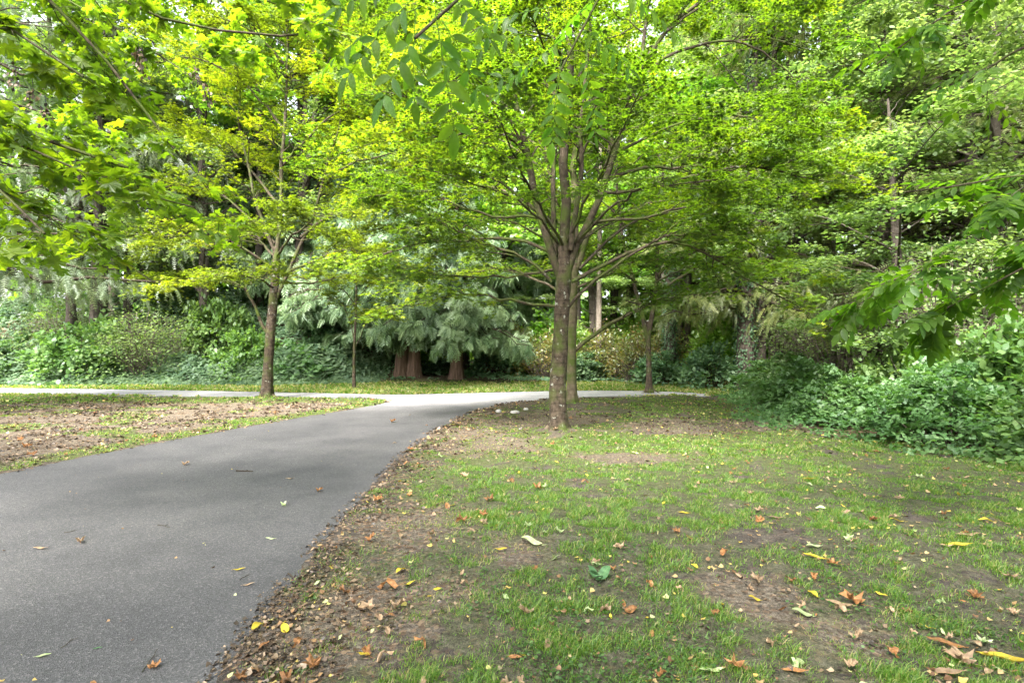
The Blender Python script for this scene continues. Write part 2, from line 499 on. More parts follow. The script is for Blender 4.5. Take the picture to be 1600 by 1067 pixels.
# smooth the outline once (Chaikin), leaving shape
def chaikin(p, it=2):
    for _ in range(it):
        q = np.roll(p, -1, 0)
        p = np.stack([p * .75 + q * .25, p * .25 + q * .75], 1).reshape(-1, 2)
    return p
POLY = chaikin(POLY, 2)

def sdist(x, y):
    """signed distance to the path outline, negative on the path"""
    x = np.asarray(x, float).ravel(); y = np.asarray(y, float).ravel()
    best = np.full(len(x), 1e9); inside = np.zeros(len(x), bool)
    a = POLY; b = np.roll(POLY, -1, 0)
    for (ax, ay), (bx, by) in zip(a, b):
        dx, dy = bx - ax, by - ay
        t = np.clip(((x - ax) * dx + (y - ay) * dy) / (dx * dx + dy * dy + 1e-12), 0, 1)
        d = (x - ax - t * dx) ** 2 + (y - ay - t * dy) ** 2
        best = np.minimum(best, d)
        c = ((ay > y) != (by > y))
        xi = ax + (y - ay) / (by - ay if abs(by - ay) > 1e-9 else 1e-9) * dx
        inside ^= c & (x < xi)
    d = np.sqrt(best)
    return np.where(inside, -d, d)

def ell(x, y, c, rx, ry, ang=0, soft=.6):
    dx = x - c[0]; dy = y - c[1]; ca, sa = math.cos(ang), math.sin(ang)
    u = (dx * ca + dy * sa) / rx; v = (-dx * sa + dy * ca) / ry
    n = (fbm(x * 2.2, y * 2.2, 91, 3) - .5) * 1.5 + (fbm(x * 9, y * 9, 92, 2) - .5) * .9
    return 1 - smooth(1 - soft, 1 + soft * .4, np.sqrt(u * u + v * v) + n)

def bank_h(x, y):
    """height of the ground"""
    d = 0.03 * (fbm(x * .35, y * .35, 5, 3) - .5) * 2 + .018 * (fbm(x * 1.7, y * 1.7, 8, 3) - .5)
    # left bank behind the lawn strip
    bl = smooth(22.6, 27, y + .04 * x) * smooth(-3.2, -7.5, x)
    d = d + bl * (2.7 + .8 * (fbm(x * .25, y * .25, 12, 3) - .5))
    # cedar mound, a low rise
    d = d + .22 * np.exp(-(((x + 2.6) / 2.6) ** 2 + ((y - 24.6) / 1.6) ** 2))
    # right side rises under the thicket
    d = d + smooth(7.5, 13, x) * .8 * smooth(3, 8, y)
    # root mounds of the maples
    for c, h, r in (((.80, 10.07), .10, .55), ((1.5, 14.5), .08, .5), ((-6.8, 16.0), .12, .8), ((4.28, 18.), .08, .5)):
        d = d + h * np.exp(-(((x - c[0]) ** 2 + (y - c[1]) ** 2) / r ** 2))
    return d

def zones(x, y, sd):
    """returns grass density 0..1, dry 0..1, litter 0..1"""
    n = fbm(x * 1.3, y * 1.3, 21, 4); n2 = fbm(x * 4.1, y * 4.1, 33, 3)
    n3 = fbm(x * 10, y * 10, 35, 3)
    g = smooth(.30, .62, n * .45 + n2 * .35 + n3 * .2 + .045)
    right = x > -1.6
    near = y < 15.2
    # strip of soil at the right-hand edge of the path
    strip = smooth(.1, 1.2, sd + (n2 - .5) * 1.8)
    gr = g * (.22 + .78 * strip)
    bare = np.maximum.reduce([ell(x, y, G(1180, 925), .42, .32), ell(x, y, G(1335, 1000), .36, .24, .3), ell(x, y, G(1250, 970), .3, .12),
                              ell(x, y, G(1000, 715), 1.1, .5), ell(x, y, G(1060, 668), 1.9, 1.0), ell(x, y, G(1180, 662), 1.7, .8, -.4), ell(x, y, G(850, 655), 1.5, 1.6), ell(x, y, G(760, 690), .9, 1.6),
                              ell(x, y, G(540, 1000), .5, .5), ell(x, y, G(600, 940), .6, .4), ell(x, y, G(700, 930), .35, .3), ell(x, y, G(800, 860), .3, .4), ell(x, y, G(640, 820), .5, .8)])
    gr = gr * (1 - .8 * bare)
    thin = smooth(8.2, 10.5, y) * .5
    gr = np.where(right, gr * (1 - thin), gr)
    dry = np.where(right, .35 * smooth(7, 10, y) + bare * .75, 0)
    # left side lawn: worn brown, green near the edges
    lg = smooth(.45, .62, n) * .45 + .7 * smooth(1.0, .1, sd) + .6 * smooth(14.2, 15.6, y)
    left = (x < -1.6) & near | (x < -3.2) & (y < 17.3)
    gr = np.where(left & (sd > 0), np.clip(lg, 0, 1) * .8, gr)
    dry = np.where(left, 1.0 - .5 * smooth(.1, .8, lg), dry)
    # lawn strip beyond the far path: even and green
    far = (y > 17.0)
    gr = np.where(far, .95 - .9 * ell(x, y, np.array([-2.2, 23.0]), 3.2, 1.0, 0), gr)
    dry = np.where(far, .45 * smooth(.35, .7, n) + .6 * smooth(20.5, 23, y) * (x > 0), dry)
    # forest floor
    ff = np.clip(smooth(22.6, 23.6, y + .03 * x) + smooth(0, 1.2, x - edge_right(y)), 0, 1)
    gr = gr * (1 - ff)
    dry = dry * (1 - ff)
    gr = gr * smooth(-.05, .12, sd + (n2 - .5) * .3)
    lit = np.clip(.25 + .9 * np.exp(-(np.maximum(sd, 0) / .7) ** 2) * right * near + .4 * bare + .35 * left, 0, 1)
    return np.clip(gr, 0, 1), np.clip(dry, 0, 1), lit, ff

ER_Y = np.array([0, 5, 7.5, 8.4, 9.2, 9.5, 10.4, 12.3, 14.5, 16.9, 19, 24])
ER_X = np.array([9, 7.4, 6.7, 6.3, 5.9, 5.2, 4.9, 5.15, 5.7, 6.3, 8.0, 8.5])
def edge_right(y):
    return np.interp(y, ER_Y, ER_X)

# ------------------------------------------------------------------ ground
def axis(lo, hi, n0, n1, step, far):
    a = [n0]
    while a[-1] < n1: a.append(a[-1] + step)
    s = step
    while a[-1] < hi: s *= 1.18; a.append(a[-1] + min(s, far))
    b = [n0]; s = step
    while b[-1] > lo: s *= 1.18; b.append(b[-1] - min(s, far))
    return np.array(b[::-1][:-1] + a)
gx = axis(-90, 90, -9, 9, .085, 5); gy = axis(-25, 150, 2.0, 13, .085, 5)
X, Y = np.meshgrid(gx, gy)
x, y = X.ravel(), Y.ravel()
sd = sdist(x, y)
gr, dry, lit, ff = zones(x, y, sd)
z = bank_h(x, y)
PATHZ = 0.0
n_e = (fbm(x * 5, y * 5, 40, 3) - .5)
flat = smooth(1.2, .2, sd)
z = z * (1 - flat)
z = np.where(sd < -.10, -.05, z + .022 * smooth(-.10, .06, sd + n_e * .16) + .03 * n_e * smooth(-.02, .3, sd) - .012)
z = z + smooth(-.10, -.02, sd) * 0
nx, ny = len(gx), len(gy)
ii = (np.arange(ny - 1)[:, None] * nx + np.arange(nx - 1)[None, :])
F = np.stack([ii, ii + 1, ii + nx + 1, ii + nx], -1).reshape(-1, 4)
mb = MB(); mb.add(np.stack([x, y, z], -1), F, gr)

def ground_mat():
    m, t, out = node_mat('ground')
    geo = N_(t, 'ShaderNodeNewGeometry'); P = geo.outputs['Position']
    A = {k: N_(t, 'ShaderNodeAttribute', attribute_name=k).outputs['Fac'] for k in ('rnd', 'dry', 'litter', 'forest', 'berm')}
    def noise(s, d=6, r=.6):
        n = N_(t, 'ShaderNodeTexNoise'); n.inputs['Scale'].default_value = s; n.inputs['Detail'].default_value = d; n.inputs['Roughness'].default_value = r
        t.links.new(P, n.inputs['Vector']); return n.outputs[0]
    a, b, c, fine = noise(1.1), noise(9), noise(34), noise(120, 4, .7)
    soil = ramp(t, b, [(.25, (.032, .029, .027)), (.5, (.074, .067, .062)), (.75, (.145, .133, .123))]).outputs[0]
    soil = mixc(t, .8, soil, ramp(t, fine, [(.36, (.22, .2, .18)), (.5, (.85, .83, .8)), (.64, (1.7, 1.6, 1.5))]).outputs[0], 'MULTIPLY')
    soil = mixc(t, .6, soil, ramp(t, c, [(.35, (.5, .48, .46)), (.65, (1.35, 1.3, 1.28))]).outputs[0], 'MULTIPLY')
    drys = ramp(t, c, [(.3, (.042, .036, .030)), (.5, (.12, .103, .083)), (.7, (.25, .22, .18))]).outputs[0]
    drys = mixc(t, .8, drys, ramp(t, fine, [(.36, (.3, .27, .24)), (.5, (.9, .87, .85)), (.64, (1.6, 1.5, 1.35))]).outputs[0], 'MULTIPLY')
    col = mixc(t, A['dry'], soil, drys)
    # crumbs of leaf litter
    dn = N_(t, 'ShaderNodeTexNoise'); dn.inputs['Scale'].default_value = 30; dn.inputs['Detail'].default_value = 4; t.links.new(P, dn.inputs['Vector'])
    dv = N_(t, 'ShaderNodeVectorMath', operation='MULTIPLY_ADD'); dv.inputs[1].default_value = (.07, .07, .0); t.links.new(dn.outputs[1], dv.inputs[0]); t.links.new(P, dv.inputs[2])
    v = N_(t, 'ShaderNodeTexVoronoi'); v.inputs['Scale'].default_value = 42; t.links.new(dv.outputs[0], v.inputs['Vector'])
    vs_ = N_(t, 'ShaderNodeSeparateColor'); t.links.new(v.outputs['Color'], vs_.inputs[0])
    lc = ramp(t, vs_.outputs[1], [(0, (.05, .03, .018)), (.5, (.12, .08, .055)), (1, (.25, .18, .12))]).outputs[0]
    pick = N_(t, 'ShaderNodeMath', operation='GREATER_THAN'); t.links.new(vs_.outputs[0], pick.inputs[0]); pick.inputs[1].default_value = .72
    pk = N_(t, 'ShaderNodeMath', operation='MULTIPLY'); t.links.new(pick.outputs[0], pk.inputs[0]); t.links.new(A['litter'], pk.inputs[1])
    col = mixc(t, pk.outputs[0], col, lc)
    gf = mixc(t, .5, c, fine)
    grass = ramp(t, gf, [(.32, (.03, .035, .016)), (.48, (.06, .082, .02)), (.62, (.12, .15, .045))]).outputs[0]
    ga = N_(t, 'ShaderNodeMath', operation='ADD'); t.links.new(A['rnd'], ga.inputs[0]); t.links.new(b, ga.inputs[1])
    gx2 = N_(t, 'ShaderNodeMath', operation='MULTIPLY_ADD'); gx2.inputs[1].default_value = .5; t.links.new(c, gx2.inputs[0]); t.links.new(ga.outputs[0], gx2.inputs[2])
    gm = ramp(t, gx2.outputs[0], [(.95, (0, 0, 0)), (1.4, (.85, .85, .85))]).outputs[0]
    sp = N_(t, 'ShaderNodeSeparateXYZ'); t.links.new(P, sp.inputs[0])
    fr = N_(t, 'ShaderNodeMapRange'); fr.inputs[1].default_value = 4.5; fr.inputs[2].default_value = 10; fr.inputs[3].default_value = .30; fr.inputs[4].default_value = 1.0
    t.links.new(sp.outputs[1], fr.inputs[0])
    gmf = N_(t, 'ShaderNodeMath', operation='MULTIPLY'); t.links.new(gm, gmf.inputs[0]); t.links.new(fr.outputs[0], gmf.inputs[1])
    col = mixc(t, gmf.outputs[0], col, grass)
    floor = ramp(t, b, [(.3, (.045, .034, .02)), (.7, (.13, .095, .06))]).outputs[0]
    col = mixc(t, A['forest'], col, floor)
    p = N_(t, 'ShaderNodeBsdfPrincipled'); p.inputs['Roughness'].default_value = 1; p.inputs['Specular IOR Level'].default_value = .1
    t.links.new(col, p.inputs['Base Color'])
    bp = N_(t, 'ShaderNodeBump'); bp.inputs['Strength'].default_value = .8; bp.inputs['Distance'].default_value = .02
    t.links.new(c, bp.inputs['Height'])
    bp2 = N_(t, 'ShaderNodeBump'); bp2.inputs['Strength'].default_value = 1.0; bp2.inputs['Distance'].default_value = .012
    t.links.new(fine, bp2.inputs['Height']); t.links.new(bp.outputs[0], bp2.inputs['Normal'])
    t.links.new(bp2.outputs[0], p.inputs['Normal'])
    t.links.new(p.outputs[0], out.inputs[0])
    return m
mb.obj('ground', ground_mat(), extra={'dry': dry, 'litter': lit, 'forest': ff, 'berm': lit}, kind='structure')

# ------------------------------------------------------------------ asphalt path
def asphalt_mat():
    m, t, out = node_mat('asphalt')
    geo = N_(t, 'ShaderNodeNewGeometry'); P = geo.outputs['Position']
    A = N_(t, 'ShaderNodeAttribute', attribute_name='rnd').outputs['Fac']
    def noise(s, d=6, r=.6):
        n = N_(t, 'ShaderNodeTexNoise'); n.inputs['Scale'].default_value = s; n.inputs['Detail'].default_value = d; n.inputs['Roughness'].default_value = r
        t.links.new(P, n.inputs['Vector']); return n.outputs[0]
    v = N_(t, 'ShaderNodeTexVoronoi'); v.inputs['Scale'].default_value = 130; t.links.new(P, v.inputs['Vector'])
    sep = N_(t, 'ShaderNodeSeparateColor'); t.links.new(v.outputs['Color'], sep.inputs[0])
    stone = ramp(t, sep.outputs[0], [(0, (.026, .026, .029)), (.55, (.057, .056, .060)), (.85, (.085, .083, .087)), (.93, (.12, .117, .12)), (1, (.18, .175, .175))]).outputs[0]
    pale = ramp(t, sep.outputs[0], [(0, (.22, .217, .23)), (.6, (.30, .295, .315)), (1, (.42, .41, .43))]).outputs[0]  # lighter stone tones for the sunlit far stretch
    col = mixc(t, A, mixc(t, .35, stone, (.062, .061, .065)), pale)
    st = ramp(t, noise(1.3, 5), [(.3, (.74, .74, .76)), (.5, (.98, .98, .98)), (.7, (1.18, 1.16, 1.14))]).outputs[0]
    col = mixc(t, 1, col, st, 'MULTIPLY')
    st2 = ramp(t, noise(.45, 3), [(.35, (.85, .85, .86)), (.65, (1.12, 1.11, 1.1))]).outputs[0]
    col = mixc(t, 1, col, st2, 'MULTIPLY')
    dk = ramp(t, noise(3.1, 8, .75), [(.33, (.62, .62, .63)), (.42, (1, 1, 1))]).outputs[0]
    col = mixc(t, .6, col, dk, 'MULTIPLY')
    p = N_(t, 'ShaderNodeBsdfPrincipled'); p.inputs['Roughness'].default_value = .8; p.inputs['Specular IOR Level'].default_value = .35
    t.links.new(col, p.inputs['Base Color'])
    bp = N_(t, 'ShaderNodeBump'); bp.inputs['Strength'].default_value = .55; bp.inputs['Distance'].default_value = .006
    t.links.new(v.outputs['Distance'], bp.inputs['Height']); t.links.new(bp.outputs[0], p.inputs['Normal'])
    t.links.new(p.outputs[0], out.inputs[0])
    return m
# grid inside the outline, a skirt is hidden by the soil lapping over the edge
px_ = np.arange(-30, 9.5, .15); py_ = np.arange(-6, 22.5, .15)
PX, PY = np.meshgrid(px_, py_)
psd = sdist(PX, PY).reshape(PX.shape)
B = densify(POLY, .15)
B = B[(B[:, 0] > -30.5)]
tri = tessellate_polygon([[Vector((a, b, 0)) for a, b in B]])
jit = np.stack([vnoise(B[:, 0] * 6, B[:, 1] * 6, 3) - .5, vnoise(B[:, 0] * 6, B[:, 1] * 6, 4) - .5], -1) * .07
Bj = B + jit
def sun_pale_of(x, y):
    return smooth(12.8, 17.6, y + 1.2 * (fbm(x * .6, y * .6, 2, 2) - .5))  # sunlight on the far and cross path painted as a paler tone
import bmesh
bm = bmesh.new()
vv = [bm.verts.new((a, b, 0.0)) for a, b in Bj]
for q in tri:
    try: bm.faces.new([vv[i] for i in q])
    except ValueError: pass
for cy_ in (3.5, 5, 6.5, 8, 10, 12, 12.8, 13.5, 14.1, 14.6, 15.4, 16.2, 17, 17.8, 18.8):
    bmesh.ops.bisect_plane(bm, geom=bm.verts[:] + bm.edges[:] + bm.faces[:], plane_co=(0, cy_, 0), plane_no=(0, 1, 0))
bound = [e for e in bm.edges if e.is_boundary]
r = bmesh.ops.extrude_edge_only(bm, edges=bound)
for v_ in [g for g in r['geom'] if isinstance(g, bmesh.types.BMVert)]:
    v_.co.z = -.08
bmesh.ops.recalc_face_normals(bm, faces=bm.faces[:])
me = bpy.data.meshes.new('path'); bm.to_mesh(me); bm.free()
co = np.zeros(len(me.vertices) * 3); me.vertices.foreach_get('co', co); co = co.reshape(-1, 3)
at = me.attributes.new('rnd', 'FLOAT', 'POINT'); at.data.foreach_set('value', sun_pale_of(co[:, 0], co[:, 1]).astype(np.float32))
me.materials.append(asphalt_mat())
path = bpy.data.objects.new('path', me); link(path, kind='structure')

def gz(x, y):
    """ground height incl. the path, for setting things down"""
    x = np.atleast_1d(np.asarray(x, float)); y = np.atleast_1d(np.asarray(y, float))
    s = sdist(x, y)
    z = bank_h(x, y) * (1 - smooth(1.2, .2, s)) + .01
    return np.where(s < 0, .0, z)

# ------------------------------------------------------------------ grass blades (nobody could count them)
def blades(n, ymin, ymax, pw, hmin, hmax, wbase, seed):
    r = np.random.default_rng(seed)
    u = r.random(n * 3)
    Yv = (ymin ** (1 - pw) + u * (ymax ** (1 - pw) - ymin ** (1 - pw))) ** (1 / (1 - pw))
    Xv = (r.random(n * 3) * 2 - 1) * (Yv * .93 + .3)
    # clumping
    s = sdist(Xv, Yv)
    g, d, l, f = zones(Xv, Yv, s)
    cl = smooth(.34, .66, fbm(Xv * 7, Yv * 7, 77, 3))
    keep = r.random(n * 3) < g * (.12 + .88 * cl)
    keep &= (s > -.04)
    Xv, Yv, d, g, cl = Xv[keep][:n], Yv[keep][:n], d[keep][:n], g[keep][:n], cl[keep][:n]
    k = len(Xv)
    zb = gz(Xv, Yv) - .01
    h = (hmin + (hmax - hmin) * r.random(k) ** 1.6) * (.5 + .6 * g) * (.6 + .6 * cl)
    w = wbase * np.maximum(1, Yv / 3.2) * (.7 + .6 * r.random(k))
    a = r.random(k) * 2 * np.pi
    lean = h * (.3 + .9 * r.random(k))
    dx, dy = np.cos(a), np.sin(a)
    b = r.random(k) * 2 * np.pi * .2 + a + 1.57
    sx, sy = np.cos(b) * w / 2, np.sin(b) * w / 2
    P0 = np.stack([Xv - sx, Yv - sy, zb], -1); P1 = np.stack([Xv + sx, Yv + sy, zb], -1)
    mx, my = Xv + dx * lean * .35, Yv + dy * lean * .35
    P2 = np.stack([mx - sx * .8, my - sy * .8, zb + h * .62], -1); P3 = np.stack([mx + sx * .8, my + sy * .8, zb + h * .62], -1)
    P4 = np.stack([Xv + dx * lean, Yv + dy * lean, zb + h * (.95 - .2 * r.random(k))], -1)
    V = np.stack([P0, P1, P3, P2, P4], 1).reshape(-1, 3)
    o = np.arange(k)[:, None] * 5
    col = np.clip(.1 + r.random(k) * .85 + .12 * (cl - .5) + d * .25 + (r.random(k) < .05) * .5, 0, 1)
    return V, o + np.array([[0, 1, 2, 3]]), o + np.array([[3, 2, 4]]), np.repeat(col, 5)
mb = MB()
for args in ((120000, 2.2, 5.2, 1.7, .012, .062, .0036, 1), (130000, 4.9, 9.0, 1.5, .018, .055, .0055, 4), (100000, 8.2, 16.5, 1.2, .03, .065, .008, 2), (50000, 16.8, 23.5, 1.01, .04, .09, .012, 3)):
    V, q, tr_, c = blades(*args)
    if args[-1] == 3: c = np.clip(c + .22, 0, 1)  # blades beyond the far path tinted lighter to look sunlit
    if args[-1] > 1:   # beyond eight metres a blade is one triangle
        k_ = len(q); V = V.reshape(k_, 5, 3)[:, (0, 1, 4)].reshape(-1, 3); o_ = np.arange(k_)[:, None] * 3
        mb.add(V, o_ + np.array([[0, 1, 2]]), c.reshape(k_, 5)[:, :3].ravel())
    else:
        n0 = mb.n
        mb.add(V, q, c)
        mb.F.append((tr_ + n0).ravel()); mb.S.append(np.full(len(tr_), 3, np.int32))
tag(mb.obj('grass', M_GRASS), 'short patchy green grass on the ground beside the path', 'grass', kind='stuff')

# low weeds: small round leaves in patches on the grass
def weeds(n, seed):
    r = np.random.default_rng(seed)
    Yv = 2.3 + 8.2 * r.random(n * 4) ** 1.5; Xv = (r.random(n * 4) * 2 - 1) * Yv * .93
    s = sdist(Xv, Yv); g, d, l, f = zones(Xv, Yv, s)
    k = (r.random(n * 4) < g * smooth(.52, .68, fbm(Xv * 1.6, Yv * 1.6, 55, 3))) & (s > .1)
    return Xv[k][:n], Yv[k][:n]
wx, wy = weeds(15000, 5)
k = len(wx); D, N = leaf_frames(k, R, .35)
mb = MB(); leaves(mb, OVAL, np.stack([wx, wy, gz(wx, wy) + .008 + .03 * R.random(k)], -1), D, N, .010 + .016 * R.random(k), R.random(k))
tag(mb.obj('weeds', M_WEED), 'small round-leaved weeds growing low among the grass', 'weeds', kind='stuff')

# crumbs of dry leaves, thickest along the right-hand path edge
def crumbs(n, seed):
    r = np.random.default_rng(seed)
    Yv = 2.3 + 14 * r.random(n * 4) ** 1.7; Xv = (r.random(n * 4) * 2 - 1) * Yv * .93
    s = sdist(Xv, Yv); g, d, l, f = zones(Xv, Yv, s)
    w = .9 * np.exp(-(np.maximum(s - .08, 0) / .30) ** 2) * (Xv > -3) + .14 * (l) + (.25 + .5 * (Xv < -2)) * d
    k = (r.random(n * 4) < w * smooth(.3, .6, fbm(Xv * 3, Yv * 3, 66, 2))) & (s > -.06 - .08 * r.random(n * 4))
    return Xv[k][:n], Yv[k][:n]
cx_, cy_ = crumbs(50000, 6)
k = len(cx_); D, N = leaf_frames(k, R, .6)
mb = MB(); V5 = (V6 + np.array([[0, 0, 0], [.1, 0, .2], [-.1, 0, .1], [0, 0, .25], [.12, 0, 0], [-.05, 0, .15]]), OVAL[1])
leaves(mb, V5, np.stack([cx_, cy_, gz(cx_, cy_) + .004 + .012 * R.random(k)], -1), D, N, (.008 + .034 * R.random(k) ** 2.5) * np.maximum(1, cy_ / 5), R.random(k))
tag(mb.obj('leaf_litter', M_LITTER), 'brown crumbs of dry leaves littering the soil along the path edge', 'leaf litter', kind='stuff')

# small scraps of yellow and tan leaf, past the three hundred leaves that stand as things of their own
M_SCRAP = leaf_mat('leaf scrap', [(0, (.10, .05, .025)), (.4, (.24, .14, .07)), (.7, (.38, .27, .13)), (.85, (.46, .36, .06)), (1, (.40, .44, .22))], trans=.7, tshift=(1, 1, .7), tfac=.2, gloss=.03)
def scraps(n, seed):
    r = np.random.default_rng(seed)
    Yv = 2.4 + 13 * r.random(n * 4) ** 1.4; Xv = (r.random(n * 4) * 2 - 1) * Yv * .9
    s = sdist(Xv, Yv); g, d, l, f = zones(Xv, Yv, s)
    w = .22 + .5 * np.exp(-(np.maximum(s, 0) / .5) ** 2) + .35 * smooth(1, 5, Xv)
    k = (r.random(n * 4) < w * smooth(.25, .6, fbm(Xv * 2, Yv * 2, 88, 2)) * (1 - f)) & ((s > .03) | (r.random(n * 4) < .03))
    return Xv[k][:n], Yv[k][:n]
sx_, sy_ = scraps(3600, 9)
k = len(sx_); D, N = leaf_frames(k, R, .5)
mb = MB(); V5b = V6 * np.array([1.0, 1, 1]) + np.array([[0, 0, .1], [.08, 0, .2], [-.1, 0, .05], [0, 0, .3], [.14, 0, .1], [-.08, 0, .25]])
on = sdist(sx_, sy_) < 0
leaves(mb, (V5b, OVAL[1]), np.stack([sx_, sy_, gz(sx_, sy_) + np.where(on, .003, .008 + .02 * R.random(k))], -1), D, N, (.018 + .03 * R.random(k) ** 1.5) * np.where(on, .6, 1) * np.maximum(1, sy_ / 7), R.random(k))
tag(mb.obj('leaf_scraps', M_SCRAP), 'small yellow and tan scraps of leaf strewn over grass and path', 'leaf scraps', kind='stuff')
# ------------------------------------------------------------------ trees
def trunk_mesh(pts, rads, base_flare=1.9, k=22, n=46, roots=6, lump=.06, seed=0, flare_h=.5, rn=.0):
    """lathe-like trunk with buttress flare, knots and lumps; pts local"""
    r = np.random.default_rng(seed)
    P = np.asarray(pts, float); L = np.r_[0, np.cumsum(np.linalg.norm(np.diff(P, axis=0), axis=1))]
    t = np.linspace(0, 1, n) ** 1.25 * L[-1]
    C = np.stack([np.interp(t, L, P[:, c]) for c in range(3)], -1)
    for _ in range(3): C[1:-1] = C[1:-1] * .5 + (C[2:] + C[:-2]) * .25
    Rr = np.interp(t, L, rads)
    an = np.arange(k) / k * 2 * np.pi
    A, T = np.meshgrid(an, t)
    fl = np.exp(-T / flare_h * 2.2)
    ph = r.random() * 6
    rr = Rr[:, None] * (1 + (base_flare - 1) * fl * (.75 + .45 * np.cos(roots * A + ph + np.sin(A * 2 + ph))) )
    rr *= 1 + lump * 2 * (fbm(np.cos(A) * 1.5 + T * 2.5 + seed, np.sin(A) * 1.5 + 5, 3 + seed, 3) - .5) * 2
    if rn: rr *= 1 + rn * np.abs(np.sin(A * 4 + ph + .5 * np.sin(T * 1.3)))
    V = np.stack([C[:, None, 0] + rr * np.cos(A), C[:, None, 1] + rr * np.sin(A), np.broadcast_to(C[:, None, 2], A.shape)], -1)
    V[0, :, 2] -= .12
    i = np.arange(n - 1)[:, None] * k; j = np.arange(k)[None, :]; j2 = (j + 1) % k
    F = np.stack([i + j, i + j2, i + k + j2, i + k + j], -1).reshape(-1, 4)
    mb = MB(); mb.add(V.reshape(-1, 3), F); mb.add(V[-1], [list(range(k))])
    return mb

def crown_leaves(mb, tw, tpl, n, size, rng, clump_var=.3, spread=.06, tilt=.4, droop=.15, base_col=None):
    """n leaves along twigs tw (M,m,3)"""
    M = tw.shape[0]
    idx = rng.integers(0, M, n); t = .15 + .85 * rng.random(n)
    o, T = at_line(tw, idx, t)
    o = o + rng.normal(0, spread, (n, 3)) * np.array([1, 1, .45])
    D, N = leaf_frames(n, rng, tilt, base=T * .6, droop=droop)
    cv = fbm(tw[:, -1, 0] * .8 + 9, tw[:, -1, 1] * .8 + tw[:, -1, 2] * 1.3, 31, 2)
    cv = (cv - cv.mean()) / (cv.std() + 1e-6)
    a = np.clip(.45 + clump_var * .5 * cv[idx] + rng.normal(0, .16, n), 0, 1)
    if base_col is not None: a = np.clip(a + base_col(o), 0, 1)
    leaves(mb, tpl, o, D, N, size * (.6 + .6 * rng.random(n)), a)

def maple(name, loc, trunk, tr, limbs, label, nl, size, tpl, mat, bark, cat='tree', group=None, seed=0, L2=1.5, L3=.55, n2=150, n3=1500,
          kids_per=None, flare=1.9, spread=.06, base_col=None, limb_r=.055, droop2=-.10, tk=None):
    """trunk and limbs come as world polylines"""
    r = np.random.default_rng(seed)
    loc = np.array(loc, float)
    root = empty(name, tuple(loc), 0, label, cat, group)
    tk = tk or {}
    trunk_mesh(np.array(trunk) - loc, tr, flare, seed=seed, **tk).obj('trunk', bark, root)
    P1 = []; R1 = []
    for l in limbs:
        pts, r0, r1 = l
        Q = wiggle(resample(np.array(pts) - loc, 14), .018 * np.linalg.norm(np.array(pts[-1]) - np.array(pts[0])) ** .5, r)
        rd = np.linspace(r0, r1, 14)
        if len(l) == 3 or True:
            m = MB(); tubes(m, Q[None], rd[None], 8); m.obj('limb', B_LIMB if bark is not B_MOSSY else B_MOSSY, root)
        P1.append(Q); R1.append(rd)
    P1 = np.array(P1); R1 = np.array(R1)
    P2, R2 = spawn(P1, R1, n2, L2, r, n=7, tmin=.22, droop=droop2, wig=.035, planar=.5)
    par = np.concatenate([P2, P2]) if False else P2
    P3, R3 = spawn(P2, R2, n3, L3, r, n=4, tmin=.25, droop=-.12, side=.8, fwd=.7, up=.03, wig=.05, planar=.4)
    P3b, R3b = spawn(P1[:, 5:], R1[:, 5:], n3 // 6, L3, r, n=4, tmin=.1, droop=-.1)
    m = MB(); tubes(m, P2, R2, 5); m.obj('branches', B_LIMB, root, kind='stuff')
    P3 = np.concatenate([P3, P3b]); R3 = np.concatenate([R3, R3b])
    m = MB(); tubes(m, P3, np.maximum(R3 * .8, .0022), 3); m.obj('twigs', B_TWIG, root, kind='stuff')
    m = MB(); crown_leaves(m, P3, tpl, nl, size, r, spread=spread, base_col=base_col, tilt=.32, clump_var=.4)
    m.obj('foliage', mat, root, smooth=False, kind='stuff')
    return root

def Wl(Y0, *pts):
    """pixel polyline with depth offset per point: (px, py, dy)"""
    return [tuple(W(p[0], p[1], Y0 + (p[2] if len(p) > 2 else 0))) for p in pts]

